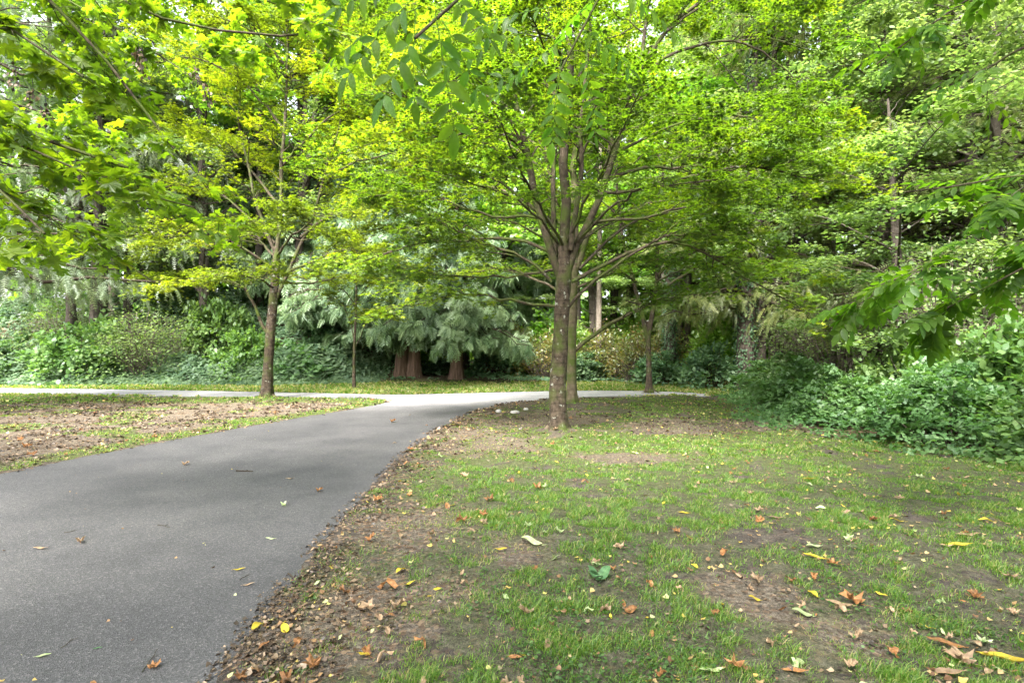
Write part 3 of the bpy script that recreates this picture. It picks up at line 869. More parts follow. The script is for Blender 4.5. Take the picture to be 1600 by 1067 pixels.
# ---- the large maple in the middle of the grass
Y0 = 10.07
T1 = Wl(Y0, (872, 676), (872, 600), (875, 540), (878, 480), (881, 430), (882, 385))
L1 = [
    (Wl(Y0, (882, 440), (882, 380), (882, 300), (884, 220, .1), (886, 120, .2), (890, 0, .3), (893, -120, .4), (897, -300, .5)), .095, .03),
    (Wl(Y0, (878, 440), (858, 385), (838, 325), (822, 255), (806, 180), (800, 120), (795, 20), (780, -140)), .075, .025),
    (Wl(Y0, (885, 430), (912, 350), (940, 290), (965, 220), (985, 148), (1012, 85), (1070, 22), (1150, -50)), .07, .022),
    (Wl(Y0, (968, 215), (990, 140), (1008, 20), (1022, -120)), .04, .02),
    (Wl(Y0, (868, 400, .1), (862, 300, .4), (866, 220, .6), (862, 100, .8), (850, -80, 1.1)), .05, .02),
    (Wl(Y0, (892, 390, -.1), (902, 280, -.3), (915, 150, -.5), (930, -40, -.8)), .05, .02),
    # left side
    (Wl(Y0, (862, 395), (800, 372), (720, 366), (660, 374), (600, 392), (550, 415)), .035, .009),
    (Wl(Y0, (818, 225), (760, 192), (710, 172), (650, 152), (585, 140)), .035, .01),
    (Wl(Y0, (870, 478), (800, 474), (740, 457), (690, 464), (640, 480)), .03, .008),
    (Wl(Y0, (862, 440), (820, 402), (760, 386), (700, 352), (640, 330)), .03, .008),
    (Wl(Y0, (800, 130), (740, 120), (690, 132), (640, 120)), .025, .008),
    (Wl(Y0, (840, 330), (790, 290), (720, 265), (640, 262)), .03, .008),
    (Wl(Y0, (872, 380), (820, 320, -.8), (740, 280, -1.6), (650, 260, -2.2)), .026, .008),
    # right side
    (Wl(Y0, (893, 440), (950, 405), (1005, 382), (1060, 376), (1110, 393), (1150, 430), (1200, 456), (1265, 490)), .036, .009),
    (Wl(Y0, (888, 480), (925, 440), (980, 402), (1060, 372), (1130, 350)), .03, .01),
    (Wl(Y0, (948, 278), (1000, 264), (1080, 254), (1150, 262), (1230, 250)), .035, .01),
    (Wl(Y0, (940, 300), (1020, 302), (1100, 276), (1180, 262), (1250, 280), (1340, 285)), .035, .01),
    (Wl(Y0, (985, 150), (1060, 78), (1130, 66), (1200, 58), (1270, 80)), .035, .01),
    (Wl(Y0, (1150, 65), (1225, 115), (1262, 170), (1285, 215)), .02, .006),
    (Wl(Y0, (895, 385), (955, 320, -.8), (1030, 290, -1.8), (1120, 280, -2.6)), .026, .008),
    (Wl(Y0, (915, 350), (1000, 330), (1090, 310), (1200, 320)), .03, .008),
    (Wl(Y0, (802, 150), (740, 215), (660, 232), (580, 225), (530, 240)), .028, .007),
    (Wl(Y0, (798, 60), (740, 20, .5), (650, 10, 1), (560, 30, 1.4)), .028, .007),
    (Wl(Y0, (866, 420), (790, 430, .8), (700, 420, 1.6), (610, 440, 2.)), .028, .007),
    (Wl(Y0, (840, 340), (740, 330), (640, 300), (560, 310)), .028, .007),
    (Wl(Y0, (1040, 50), (1110, -5), (1190, -30), (1280, -20)), .025, .007),
    (Wl(Y0, (960, 240), (1050, 190), (1140, 170), (1230, 180), (1300, 210)), .028, .007),
    (Wl(Y0, (905, 420), (980, 350, .6), (1080, 330, 1.2), (1180, 380, 1.6), (1230, 420, 1.8)), .03, .007),
    (Wl(Y0, (880, 100), (820, 40, -1.6), (740, 10, -2.6)), .03, .008),
    (Wl(Y0, (888, 150), (950, 60, 1.6), (1050, 10, 2.6)), .03, .008),
    # towards and away from the camera
    (Wl(Y0, (880, 385), (856, 330, -.8), (815, 255, -2.0), (770, 170, -3.0)), .028, .008),
    (Wl(Y0, (884, 380), (915, 300, -.8), (955, 210, -2.1), (1010, 120, -3.1)), .028, .008),
    (Wl(Y0, (880, 410), (870, 350, 1.2), (830, 320, 2.6), (790, 310, 3.6)), .028, .008),
    (Wl(Y0, (885, 400), (930, 360, 1.2), (990, 330, 2.4), (1080, 320, 3.4)), .028, .008),
    (Wl(Y0, (884, 200), (860, 100, -1.5), (820, 10, -2.8)), .03, .01),
    (Wl(Y0, (890, 60), (960, -40, -1.5), (1060, -120, -2.8)), .03, .01),
    (Wl(Y0, (800, 60), (700, 0), (600, -20)), .03, .01),
    (Wl(Y0, (795, 100, 0), (720, 60, 1.5), (640, 60, 2.5)), .03, .01),
]
maple('maple_tree', (T1[0][0], T1[0][1], 0.02), [(T1[0][0], T1[0][1], 0.02)] + T1[1:], [.155, .140, .136, .132, .132, .11], L1,
      'large forked maple with lichen-spotted trunk standing alone on the grass right of the path', 58000, .12, MAPLE_5, M_MAPLE, B_MAPLE,
      seed=11, n2=420, n3=4600, L2=1.6, L3=.55, flare=1.95, tk=dict(flare_h=.3, lump=.10, k=28, n=64))

# ---- mossy maple behind it
Y0 = 14.5
T2 = Wl(Y0, (893, 631), (893, 560), (895, 480), (897, 420), (898, 360), (896, 300))
L2_ = [(Wl(Y0, (897, 420), (898, 300), (900, 180), (905, 40), (905, -80)), .11, .03),
       (Wl(Y0, (897, 430), (925, 330), (945, 220), (975, 100), (990, 0)), .08, .02),
       (Wl(Y0, (894, 440), (870, 340), (850, 240), (830, 120)), .08, .02),
       (Wl(Y0, (893, 552), (915, 520), (945, 503), (985, 490), (1030, 458), (1075, 425), (1115, 400), (1160, 385)), .055, .012),
       (Wl(Y0, (896, 470), (850, 440, .6), (790, 425, 1.2), (720, 425, 2)), .04, .01),
       (Wl(Y0, (896, 400), (840, 370, -.4), (760, 350, -1), (690, 360, -1.5)), .04, .01),
       (Wl(Y0, (897, 380), (960, 330, .5), (1040, 310, 1), (1110, 320, 1.5)), .04, .01),
       (Wl(Y0, (897, 330), (840, 260, 1), (760, 210, 2), (680, 210, 3)), .04, .01),
       (Wl(Y0, (900, 250), (980, 200, 1), (1060, 190, 2)), .04, .01),
       (Wl(Y0, (850, 240), (770, 150, .5), (690, 90, 1.), (600, 90, 1.5)), .04, .01),
       (Wl(Y0, (840, 180), (760, 60, -.5), (680, 10, -1.), (600, -10, -1.2)), .04, .01),
       (Wl(Y0, (880, 360), (780, 290, 1.), (700, 280, 2), (620, 300, 2.6)), .04, .01),
       (Wl(Y0, (900, 450), (960, 420, -.8), (1020, 400, -1.6), (1090, 410, -2.2)), .035, .01)]
maple('maple_tree', (T2[0][0], T2[0][1], 0.02), [(T2[0][0], T2[0][1], 0.02)] + T2[1:], [.12, .112, .11, .105, .10, .08], L2_,
      'mossy maple whose trunk stands right behind the large forked maple', 30000, .12, MAPLE_5, M_MAPLE, B_MOSSY,
      seed=12, n2=240, n3=2500, L2=1.7, L3=.6, flare=1.7)

# ---- maple on the left between the two paths
Y0 = 16.0
T3 = Wl(Y0, (417, 624), (419, 570), (423, 510), (428, 460), (431, 425), (432, 385))
L3_ = [(Wl(Y0, (430, 440), (430, 390), (434, 330), (440, 260), (442, 180), (445, 60), (450, -40)), .07, .02),
       (Wl(Y0, (428, 475), (446, 430), (470, 370), (492, 300), (515, 230), (540, 140)), .06, .016),
       (Wl(Y0, (418, 520), (400, 492), (388, 455), (365, 436), (320, 428), (260, 440)), .05, .012),
       (Wl(Y0, (432, 400), (410, 340), (390, 270), (375, 190), (365, 90)), .05, .015),
       (Wl(Y0, (470, 370), (510, 340), (560, 320), (620, 320)), .04, .012),
       (Wl(Y0, (450, 425), (500, 400), (560, 390), (610, 400)), .04, .01),
       (Wl(Y0, (430, 420), (370, 380, -.5), (300, 365, -1), (220, 380, -1.4)), .04, .01),
       (Wl(Y0, (430, 380), (360, 310, .5), (290, 290, 1), (220, 300, 1.4)), .04, .01),
       (Wl(Y0, (436, 320), (370, 240, .8), (300, 200, 1.6), (240, 200, 2)), .04, .01),
       (Wl(Y0, (432, 400), (460, 370, -1.2), (490, 340, -2.4), (520, 330, -3.2)), .04, .01),
       (Wl(Y0, (430, 400), (400, 370, 1.2), (370, 350, 2.4)), .04, .01),
       (Wl(Y0, (430, 450), (400, 430, -1.), (350, 420, -2.), (300, 440, -2.6)), .035, .01),
       (Wl(Y0, (440, 260), (500, 190), (570, 160), (630, 170)), .035, .01),
       (Wl(Y0, (444, 120), (510, 60, .5), (590, 40, 1.), (660, 60, 1.4)), .04, .01),
       (Wl(Y0, (444, 100), (380, 40, -.5), (300, 20, -1)), .04, .01),
       (Wl(Y0, (368, 120), (300, 90), (230, 100)), .03, .01),
       (Wl(Y0, (442, 200), (380, 130, 1.2), (310, 110, 2)), .04, .01),
       (Wl(Y0, (500, 280), (560, 240), (620, 230), (680, 250)), .035, .01),
       (Wl(Y0, (480, 350), (540, 370, 1.), (610, 360, 1.8), (660, 370, 2.2)), .035, .01),
       (Wl(Y0, (440, 440), (480, 440, .8), (530, 430, 1.6), (580, 440, 2.)), .035, .01)]
maple('maple_tree', (T3[0][0], T3[0][1], 0.03), [(T3[0][0], T3[0][1], 0.03)] + T3[1:], [.145, .13, .125, .12, .11, .08], L3_,
      'maple with leaves coloured a sunlit yellow on the left lawn between the two paths', 46000, .125, MAPLE_5, M_MAPLE2, B_MAPLE,
      seed=13, n2=300, n3=3200, L2=1.6, L3=.6, flare=1.6)

# ---- maple at the right end of the far path
Y0 = 18.0
T4 = Wl(Y0, (1014, 614), (1014, 575), (1013, 540), (1012, 518), (1012, 500))
L4_ = [(Wl(Y0, (1012, 530), (1004, 478), (992, 425), (978, 370), (970, 290), (965, 200)), .075, .02),
       (Wl(Y0, (1012, 530), (1021, 480), (1026, 430), (1032, 370), (1040, 280), (1050, 180)), .08, .02),
       (Wl(Y0, (995, 440), (960, 410), (930, 400), (890, 405)), .035, .01),
       (Wl(Y0, (1028, 430), (1070, 390), (1110, 380), (1150, 390)), .035, .01),
       (Wl(Y0, (1026, 440), (1060, 420, -1.), (1100, 410, -2)), .03, .01),
       (Wl(Y0, (985, 400), (960, 350, 1.), (930, 320, 2)), .03, .01),
       (Wl(Y0, (975, 350), (930, 300), (880, 280)), .03, .01),
       (Wl(Y0, (1036, 330), (1080, 280), (1130, 270)), .03, .01)]
maple('maple_tree', (T4[0][0], T4[0][1], 0.02), [(T4[0][0], T4[0][1], 0.02)] + T4[1:], [.10, .085, .08, .08, .06], L4_,
      'slender maple forking low beside the far right end of the path', 15000, .125, MAPLE_5, M_MAPLE, B_MAPLE,
      seed=14, n2=110, n3=1100, L2=1.5, L3=.6, flare=1.7)

# ---- young sapling on the far lawn
Y0 = 19.8
T5 = Wl(Y0, (553, 606), (553, 570), (554, 530), (556, 495), (557, 440), (558, 390))
L5_ = [(Wl(Y0, (556, 500), (560, 440), (562, 380), (560, 330)), .03, .01),
       (Wl(Y0, (554, 540), (545, 500), (530, 470), (505, 450)), .02, .006),
       (Wl(Y0, (554, 545), (566, 505), (585, 475), (610, 470)), .02, .006),
       (Wl(Y0, (557, 480), (530, 440), (500, 420)), .02, .006),
       (Wl(Y0, (557, 470), (590, 430), (630, 420)), .02, .006),
       (Wl(Y0, (556, 500), (575, 485, -.8), (600, 490, -1.4)), .018, .005)]
maple('young_maple', (T5[0][0], T5[0][1], 0.01), [(T5[0][0], T5[0][1], 0.01)] + T5[1:], [.055, .05, .045, .04, .03, .02], L5_,
      'thin young maple on the bright lawn beyond the far path', 3600, .12, MAPLE_5, M_MAPLE2, B_MAPLE,
      seed=15, n2=50, n3=320, L2=.9, L3=.45, flare=1.4)

# ---- near maple reaching in from the upper left; its 300 largest leaves are parts
Y0 = 4.6
base = np.array([-8.9, 3.6, .0])
def fromtrunk(h, *pts):
    return [(base[0], base[1], h)] + [tuple(W(*p)) for p in pts]
LN = [
    (fromtrunk(3.9, (-420, -60, 4.2), (-120, 120, 4.4), (0, 188, 4.4), (60, 212, 4.5), (130, 235, 4.6), (200, 262, 4.7)), .07, .012),
    (fromtrunk(4.6, (-300, -250, 4.4), (0, -110, 4.5), (95, -10, 4.6), (140, 60, 4.6), (190, 130, 4.7), (230, 168, 4.7), (262, 215, 4.8), (290, 255, 4.8)), .07, .010),
    (fromtrunk(5.0, (-250, -260, 4.6), (30, -90, 4.9), (140, 0, 5.0), (200, 26, 5.0), (270, 54, 5.1), (340, 62, 5.2), (450, 62, 5.3), (530, 48, 5.4)), .07, .010),
    (fromtrunk(3.3, (-420, 120, 4.0), (-100, 220, 4.1), (0, 288, 4.0), (35, 325, 3.9), (70, 365, 3.8)), .05, .008),
    (fromtrunk(3.7, (-380, 60, 4.2), (-60, 190, 4.4), (60, 222, 4.5), (110, 262, 4.5), (160, 298, 4.6), (230, 318, 4.7), (305, 324, 4.8)), .05, .008),
    (fromtrunk(3.5, (-360, 130, 4.3), (-60, 260, 4.6), (80, 340, 4.8), (180, 390, 4.9), (240, 440, 4.9)), .045, .007),
    (fromtrunk(5.2, (-300, -400, 5), (0, -200, 5.2), (180, -90, 5.3), (330, -30, 5.4), (470, 20, 5.5)), .07, .01),
    (fromtrunk(4.4, (-380, -150, 3.6), (-100, -40, 3.6), (40, 60, 3.6), (130, 120, 3.7)), .05, .008),
    (fromtrunk(5.5, (-500, -500, 3.5), (-200, -400, 3.2), (100, -300, 3.2), (350, -250, 3.4)), .07, .01),
    (fromtrunk(4.2, (-600, 0, 5.8), (-200, 100, 6.4), (0, 150, 6.8), (150, 200, 7.0)), .06, .01),
    (fromtrunk(5.8, (-500, -350, 6.5), (-100, -100, 7.2), (150, 20, 7.6), (300, 120, 7.8)), .06, .01),
]
nm = empty('maple_tree', tuple(base), 0, 'near maple whose long branches of big leaves reach in from the upper left', 'tree')
rr_ = np.random.default_rng(16)
trunk_mesh([(0, 0, 0), (0, 0, 2), (.1, 0, 4), (.1, .1, 6), (.2, .1, 8)], [.24, .21, .18, .13, .06], 1.6, seed=16).obj('trunk', B_MAPLE, nm)
P1 = []; R1 = []
for pts, r0, r1 in LN:
    Q = wiggle(resample(np.array(pts) - base, 16), .03, rr_); rd = np.linspace(r0, r1, 16) ** 1.0
    rd = r1 + (r0 - r1) * np.linspace(1, 0, 16) ** 2
    m = MB(); tubes(m, Q[None], rd[None], 8); m.obj('limb', B_LIMB, nm); P1.append(Q[5:]); R1.append(rd[5:])
P1 = np.array(P1); R1 = np.array(R1)
UP = []  # upper crown out of view, added to shade the ground in front
for q in range(16):
    a = -3.2 + 2.0 * q / 15; hh = 5.2 + 3.2 * rr_.random(); Lq = 3.2 + 2.6 * rr_.random()
    UP.append(wiggle(resample([(.1, .1, hh - 1.2), (math.cos(a) * Lq * .5, math.sin(a) * Lq * .5, hh + .5), (math.cos(a) * Lq, math.sin(a) * Lq, hh + .6)], 12), .04, rr_))
UP = np.array(UP); UR = np.broadcast_to(np.linspace(.06, .012, 12), UP.shape[:2])
m = MB(); tubes(m, UP, UR, 6)
U2, U2R = spawn(UP, UR, 160, 1.3, rr_, n=5, tmin=.15); U3, U3R = spawn(U2, U2R, 1100, .5, rr_, n=4, tmin=.2)
tubes(m, U2, U2R, 4); tubes(m, U3, U3R * .7, 3); m.obj('upper_branches', B_LIMB, nm, kind='stuff')
m = MB(); crown_leaves(m, U3, MAPLE_5, 3500, .15, rr_); m.obj('upper_foliage', M_NEAR, nm, smooth=False, kind='stuff')
P2, R2 = spawn(P1, R1, 150, .95, rr_, n=7, tmin=.0, droop=-.22, up=0.)
P3, R3 = spawn(np.concatenate([P2, resample(P1[0], 7)[None]]), np.concatenate([R2, R1[:1, :7]]), 900, .38, rr_, n=4, tmin=.15, droop=-.2, up=0.)
m = MB(); tubes(m, P2, np.maximum(R2 * .7, .003), 5); m.obj('branches', B_LIMB, nm, kind='stuff')
m = MB(); tubes(m, P3, np.maximum(R3 * .6, .0018), 3); m.obj('twigs', B_TWIG, nm, kind='stuff')
n = 5200
tw = np.concatenate([P3, P2[:, 3:]])
idx = rr_.integers(0, len(tw), n); t = .2 + .8 * rr_.random(n)
o, T = at_line(tw, idx, t); o += rr_.normal(0, .035, (n, 3))
D, N = leaf_frames(n, rr_, .45, base=T * .7, droop=.25)
sz = .072 + .065 * rr_.random(n); av = np.clip(.45 + rr_.normal(0, .2, n), 0, 1)
Pw = o + base
px = 800 + FP * Pw[:, 0] / Pw[:, 1]; py = 533 - FP * (Pw[:, 2] - EYE) / Pw[:, 1]
vis = (px > -10) & (px < 1600) & (py > -10) & (py < 1067)
order = np.argsort(-np.where(vis, sz / Pw[:, 1], -1))
big = order[:300]; rest = order[300:]
m = MB(); leaves(m, MAPLE_MD, o[rest], D[rest], N[rest], sz[rest], av[rest]); m.obj('foliage', M_NEAR, nm, smooth=False, kind='stuff')
protos = []
for q in range(6):
    m = MB(); Vq = MAPLE_HI[0].copy(); Vq[:, 2] += .10 * np.sin(Vq[:, 0] * 4 + q) + .06 * np.cos(Vq[:, 1] * 5 + q * 2)
    m.add(Vq, MAPLE_HI[1], np.full(len(Vq), .2 + .12 * q))
    tubes(m, np.array([[[0, 0, 0], [.01, -.25, .03], [0, -.5, .1]]]), np.array([[.012, .010, .010]]), 3, .8)
    protos.append(m.mesh('leaf', M_NEAR, False))
def frame_matrix(p, d, n, s):
    d = d / np.linalg.norm(d); x = np.cross(d, n); x /= np.linalg.norm(x); z_ = np.cross(x, d)
    return Matrix(((x[0] * s, d[0] * s, z_[0] * s, p[0]), (x[1] * s, d[1] * s, z_[1] * s, p[1]), (x[2] * s, d[2] * s, z_[2] * s, p[2]), (0, 0, 0, 1)))
for q, i in enumerate(big):
    l = bpy.data.objects.new('leaf', protos[min(5, int(av[i] * 6))]); COL.objects.link(l); l.parent = nm
    l.matrix_local = frame_matrix(o[i], D[i], N[i], sz[i])

for (a, b, Yc) in ((215, 85, 4.7), (222, 100, 4.7), (50, 150, 4.5), (20, 120, 4.4), (305, 118, 5.0), (325, 145, 5.0), (70, 175, 4.5)):
    c0 = W(a, b, Yc) - base; kk = 26
    m = MB(); leaves(m, DIAMOND, c0 + rr_.normal(0, 1, (kk, 3)) * np.array([.02, .02, .045]), rr_.normal(0, .5, (kk, 3)) + np.array([0, 0, -1.]), rr_.normal(0, 1, (kk, 3)), .04, rr_.random(kk))
    tubes(m, np.array([[c0 + np.array([0, 0, .14]), c0 + np.array([.01, 0, .05]), c0]]), np.array([[.003, .002, .002]]), 3)
    m.obj('seed_cluster', M_LITTER, nm, smooth=False, kind='stuff')
# ---- walnut tree overhead and to the right: compound leaves, the nearest with each leaflet its own piece
wb = np.array([5.6, 0.6, 0.0])
wn = empty('walnut_tree', tuple(wb), 0, 'walnut tree whose drooping compound leaves hang over the top centre and the right side', 'tree')
trunk_mesh([(0, 0, 0), (-.05, 0, 2), (-.1, .1, 4), (-.2, .2, 6), (-.3, .3, 8)], [.26, .23, .2, .15, .08], 1.5, seed=17).obj('trunk', B_FIR, wn)
def wl(h, *pts):
    return [(wb[0] - .08, wb[1] + .05, h)] + [tuple(W(*p)) for p in pts]
WL = [
    (wl(4.6, (2300, -900, 1.6), (1400, -420, 2.0), (960, -170, 2.3), (760, -60, 2.2), (665, -15, 2.1), (648, 60, 2.1)), .07, .006),
    (wl(4.9, (1900, -800, 2.0), (1250, -330, 2.6), (1010, -130, 2.9), (930, -20, 3.0), (890, 60, 3.0), (876, 110, 3.0)), .06, .006),
    (wl(3.3, (2050, 130, 3.2), (1720, 200, 3.8), (1650, 300, 4.1), (1560, 350, 4.2), (1490, 395, 4.3), (1415, 435, 4.4), (1340, 460, 4.5)), .055, .007),
    (wl(3.6, (2000, 0, 3.6), (1740, 40, 4.2), (1600, 60, 4.4), (1550, 92, 4.5), (1512, 128, 4.6)), .055, .010),
    (wl(4.0, (2000, -200, 3.8), (1720, -120, 4.4), (1560, -20, 4.6), (1440, 40, 4.8), (1370, 100, 4.9)), .055, .007),
    (wl(3.0, (2050, 330, 3.4), (1750, 320, 3.8), (1640, 400, 4.0), (1560, 445, 4.1), (1480, 480, 4.2)), .045, .006),
    (wl(3.2, (1900, 250, 3.4), (1700, 240, 3.7), (1600, 275, 4.0), (1500, 290, 4.3), (1410, 300, 4.5)), .045, .006),
    (wl(4.4, (1900, -300, 4.8), (1600, -120, 5.3), (1450, -30, 5.6), (1330, 10, 5.8)), .045, .006),
]
rw = np.random.default_rng(18)
P1 = []; R1 = []
for pts, r0, r1 in WL:
    Q = wiggle(resample(np.array(pts) - wb, 16), .02, rw); rd = r1 + (r0 - r1) * np.linspace(1, 0, 16) ** 2
    m = MB(); tubes(m, Q[None], rd[None], 8); m.obj('limb', B_LIMB, wn); P1.append(Q); R1.append(rd)
P1 = np.array(P1); R1 = np.array(R1)
S2, SR2 = spawn(P1[2:, 7:], R1[2:, 7:], 44, .6, rw, n=5, tmin=.05, droop=-.1, up=.0)
m = MB(); tubes(m, S2, np.maximum(SR2 * .8, .003), 5); m.obj('twigs', B_TWIG, wn, kind='stuff')

LEAFLET_W = lance(.24, 7, .22, -.12)
def rachis(npair, L, droop=.16):
    """local compound leaf: axis +Y, drooping; returns stalk tube and leaflet frames"""
    t = np.linspace(0, 1, 8)
    C = np.stack([np.zeros(8), L * t, -droop * L * t ** 2], -1)
    fr = []
    for i in range(npair):
        u = .25 + .7 * i / max(1, npair - 1)
        p = np.array([0, L * u, -droop * L * u * u]); T = unit(np.array([0, 1, -2 * droop * u]))
        for s in (-1, 1):
            d = unit(np.array([s * 1.0, .55 + .1 * (i % 3), -.25 - .1 * (i % 2)]))
            fr.append((p + np.array([s * .004, 0, 0]), d, np.array([s * -.15, .1, 1.]), 1 - .25 * abs(u - .55)))
    T = unit(np.array([0, 1, -2 * droop]))
    fr.append((C[-1], T, np.array([0, .6, 1.]), 1.05))
    return C, fr
wl_meshes = [(lambda: (lambda m: m.mesh('leaflet', M_WALNUT))(MB().add(*[lance(.17 + .015 * q, 7, .28, -.10 - .06 * q)[i] for i in (0, 1)], np.full(21, .2 + .17 * q))))() for q in range(5)]
def compound(p, d, n, npair, L, ls, split):
    C, fr = rachis(npair, L)
    M = frame_matrix(np.array(p) - wb, np.array(d, float), np.array(n, float), 1.0)
    m = MB(); tubes(m, C[None], np.linspace(.0024, .0012, 8)[None], 4, .9)
    if not split:
        Pp = np.array([f[0] for f in fr]); Dd = np.array([f[1] for f in fr]); Nn = np.array([f[2] for f in fr]); s = np.array([f[3] for f in fr]) * ls * (.85 + .3 * rw.random(len(fr)))
        Dd = Dd + rw.normal(0, .13, Dd.shape); Nn = Nn + rw.normal(0, .2, Nn.shape)
        leaves(m, LEAFLET_W, Pp, Dd, Nn, s, np.clip(rw.normal(.5, .2, len(fr)), 0, 1))
    o = m.obj('compound_leaf', M_WALNUT, wn); o.matrix_local = M
    if split:
        for f in fr:
            l = bpy.data.objects.new('leaflet', wl_meshes[rw.integers(0, 5)]); COL.objects.link(l); l.parent = o
            l.matrix_local = frame_matrix(f[0], f[1] + rw.normal(0, .12, 3), f[2] + rw.normal(0, .2, 3), f[3] * ls * (.85 + .3 * rw.random()))
def compound_px(a, b, Y, npair, ls, split=True, dY=0., n=None):
    A = W(a[0], a[1], Y); Bp = W(b[0], b[1], Y + dY); d = Bp - A
    L = np.linalg.norm(d)
    side = np.cross(d, [0, -1, 0]); 
    n = n if n is not None else np.array([0, -.75, .65]) + rw.normal(0, .25, 3)
    d = d + np.array([0, 0, .2 * L])
    compound(A, d, n, npair, L, ls, split)
UP = []  # unseen crown above the walnut limbs, put in to shade the foreground
for q in range(14):
    a = 1.2 + 4.2 * q / 13; hh = 5.6 + 3. * rw.random(); Lq = 3.5 + 2.6 * rw.random()
    UP.append(wiggle(resample([(-.2, .1, hh - 1.2), (math.cos(a) * Lq * .5, math.sin(a) * Lq * .5, hh + .5), (math.cos(a) * Lq, math.sin(a) * Lq, hh + .5)], 12), .04, rw))
UP = np.array(UP); UR = np.broadcast_to(np.linspace(.06, .012, 12), UP.shape[:2])
m = MB(); tubes(m, UP, UR, 6)
U2, U2R = spawn(UP, UR, 130, 1.3, rw, n=5, tmin=.15); U3, U3R = spawn(U2, U2R, 900, .5, rw, n=4, tmin=.2)
tubes(m, U2, U2R, 4); tubes(m, U3, U3R * .7, 3); m.obj('upper_branches', B_LIMB, wn, kind='stuff')
m = MB(); crown_leaves(m, U3, OVAL, 14000, .14, rw, spread=.12); m.obj('upper_foliage', M_WALNUT, wn, smooth=False, kind='stuff')
# hanging cluster, top centre left (large leaflets, about two metres away)
for a, b, Yc, np_, ls in (((662, -18), (548, 120), 2.1, 5, .115), ((660, 10), (520, 95), 2.2, 5, .115), ((655, 45), (600, 150), 2.0, 4, .11), ((680, 20), (704, 195), 2.1, 5, .115),
                          ((650, 20), (640, 150), 2.15, 4, .10), ((700, -10), (760, 60), 2.3, 5, .10), ((640, -40), (530, 20), 2.3, 5, .11), ((690, 30), (740, 140), 2.2, 4, .10)):
    compound_px(a, b, Yc, np_, ls * .84)
# centre (small leaflets, about three metres away)
for a, b, Yc, np_, ls in (((850, 40), (700, 120), 2.9, 7, .095), ((900, 50), (780, 150), 2.9, 7, .09), ((880, 80), (860, 215), 2.8, 7, .105), ((915, 60), (922, 205), 2.9, 8, .08),
                          ((900, 40), (980, 110), 3.0, 6, .09), ((870, 10), (760, 45), 3.0, 6, .095), ((960, -20), (1052, 50), 2.9, 5, .115), ((840, 90), (745, 160), 3.0, 6, .085)):
    compound_px(a, b, Yc, np_, ls * .88, split=True)
for i in range(14):
    j = rw.integers(0, 2); f = rw.integers(9, 15)
    p = P1[j, f] + wb; a = rw.random() * 6.28
    compound(p, (math.cos(a), math.sin(a), -.25), (0, 0, 1) + rw.normal(0, .2, 3), rw.integers(5, 8), .28 + .1 * rw.random(), .09, False)
tips = np.concatenate([S2, P1[2:, 9:14]])
for i in range(290):
    j = rw.integers(0, len(tips)); p, T = at_line(tips, np.array([j]), np.array([.15 + .85 * rw.random()])); p = p[0] + wb; T = T[0]
    if p[0] / p[1] > .98: continue
    s = np.cross(T, [0, 0, 1]) * rw.choice([-1, 1]); d = unit(s * .8 + T * .6 + rw.normal(0, .3, 3)); d[2] -= .15
    compound(p, d, np.array([0, -.25, 1.]) + rw.normal(0, .25, 3), int(rw.integers(4, 7)), .24 + .12 * rw.random(), .088 + .035 * rw.random(), False)

# mossy surface roots of the maples
for troot, rad_, n_ in (('maple_tree', .15, 6), ('maple_tree.001', .12, 5), ('maple_tree.002', .14, 5), ('maple_tree.003', .10, 4)):
    ro = bpy.data.objects[troot]; rg = np.random.default_rng(len(troot) + n_)
    for q in range(n_):
        a = q * 6.283 / n_ + rg.normal(0, .25); L = rad_ * (2.2 + 1.6 * rg.random()); c_, s_ = math.cos(a), math.sin(a)
        Q = np.array([[c_ * rad_ * .6, s_ * rad_ * .6, .16], [c_ * rad_ * 1.1, s_ * rad_ * 1.1, .055], [c_ * L * .65, s_ * L * .65, .012], [c_ * L, s_ * L, -.03]])
        Q = wiggle(resample(Q, 8), .012, rg)
        m = MB(); tubes(m, Q[None], (np.linspace(.42, .12, 8) * rad_)[None], 7); m.obj('root', B_MOSSY, ro)
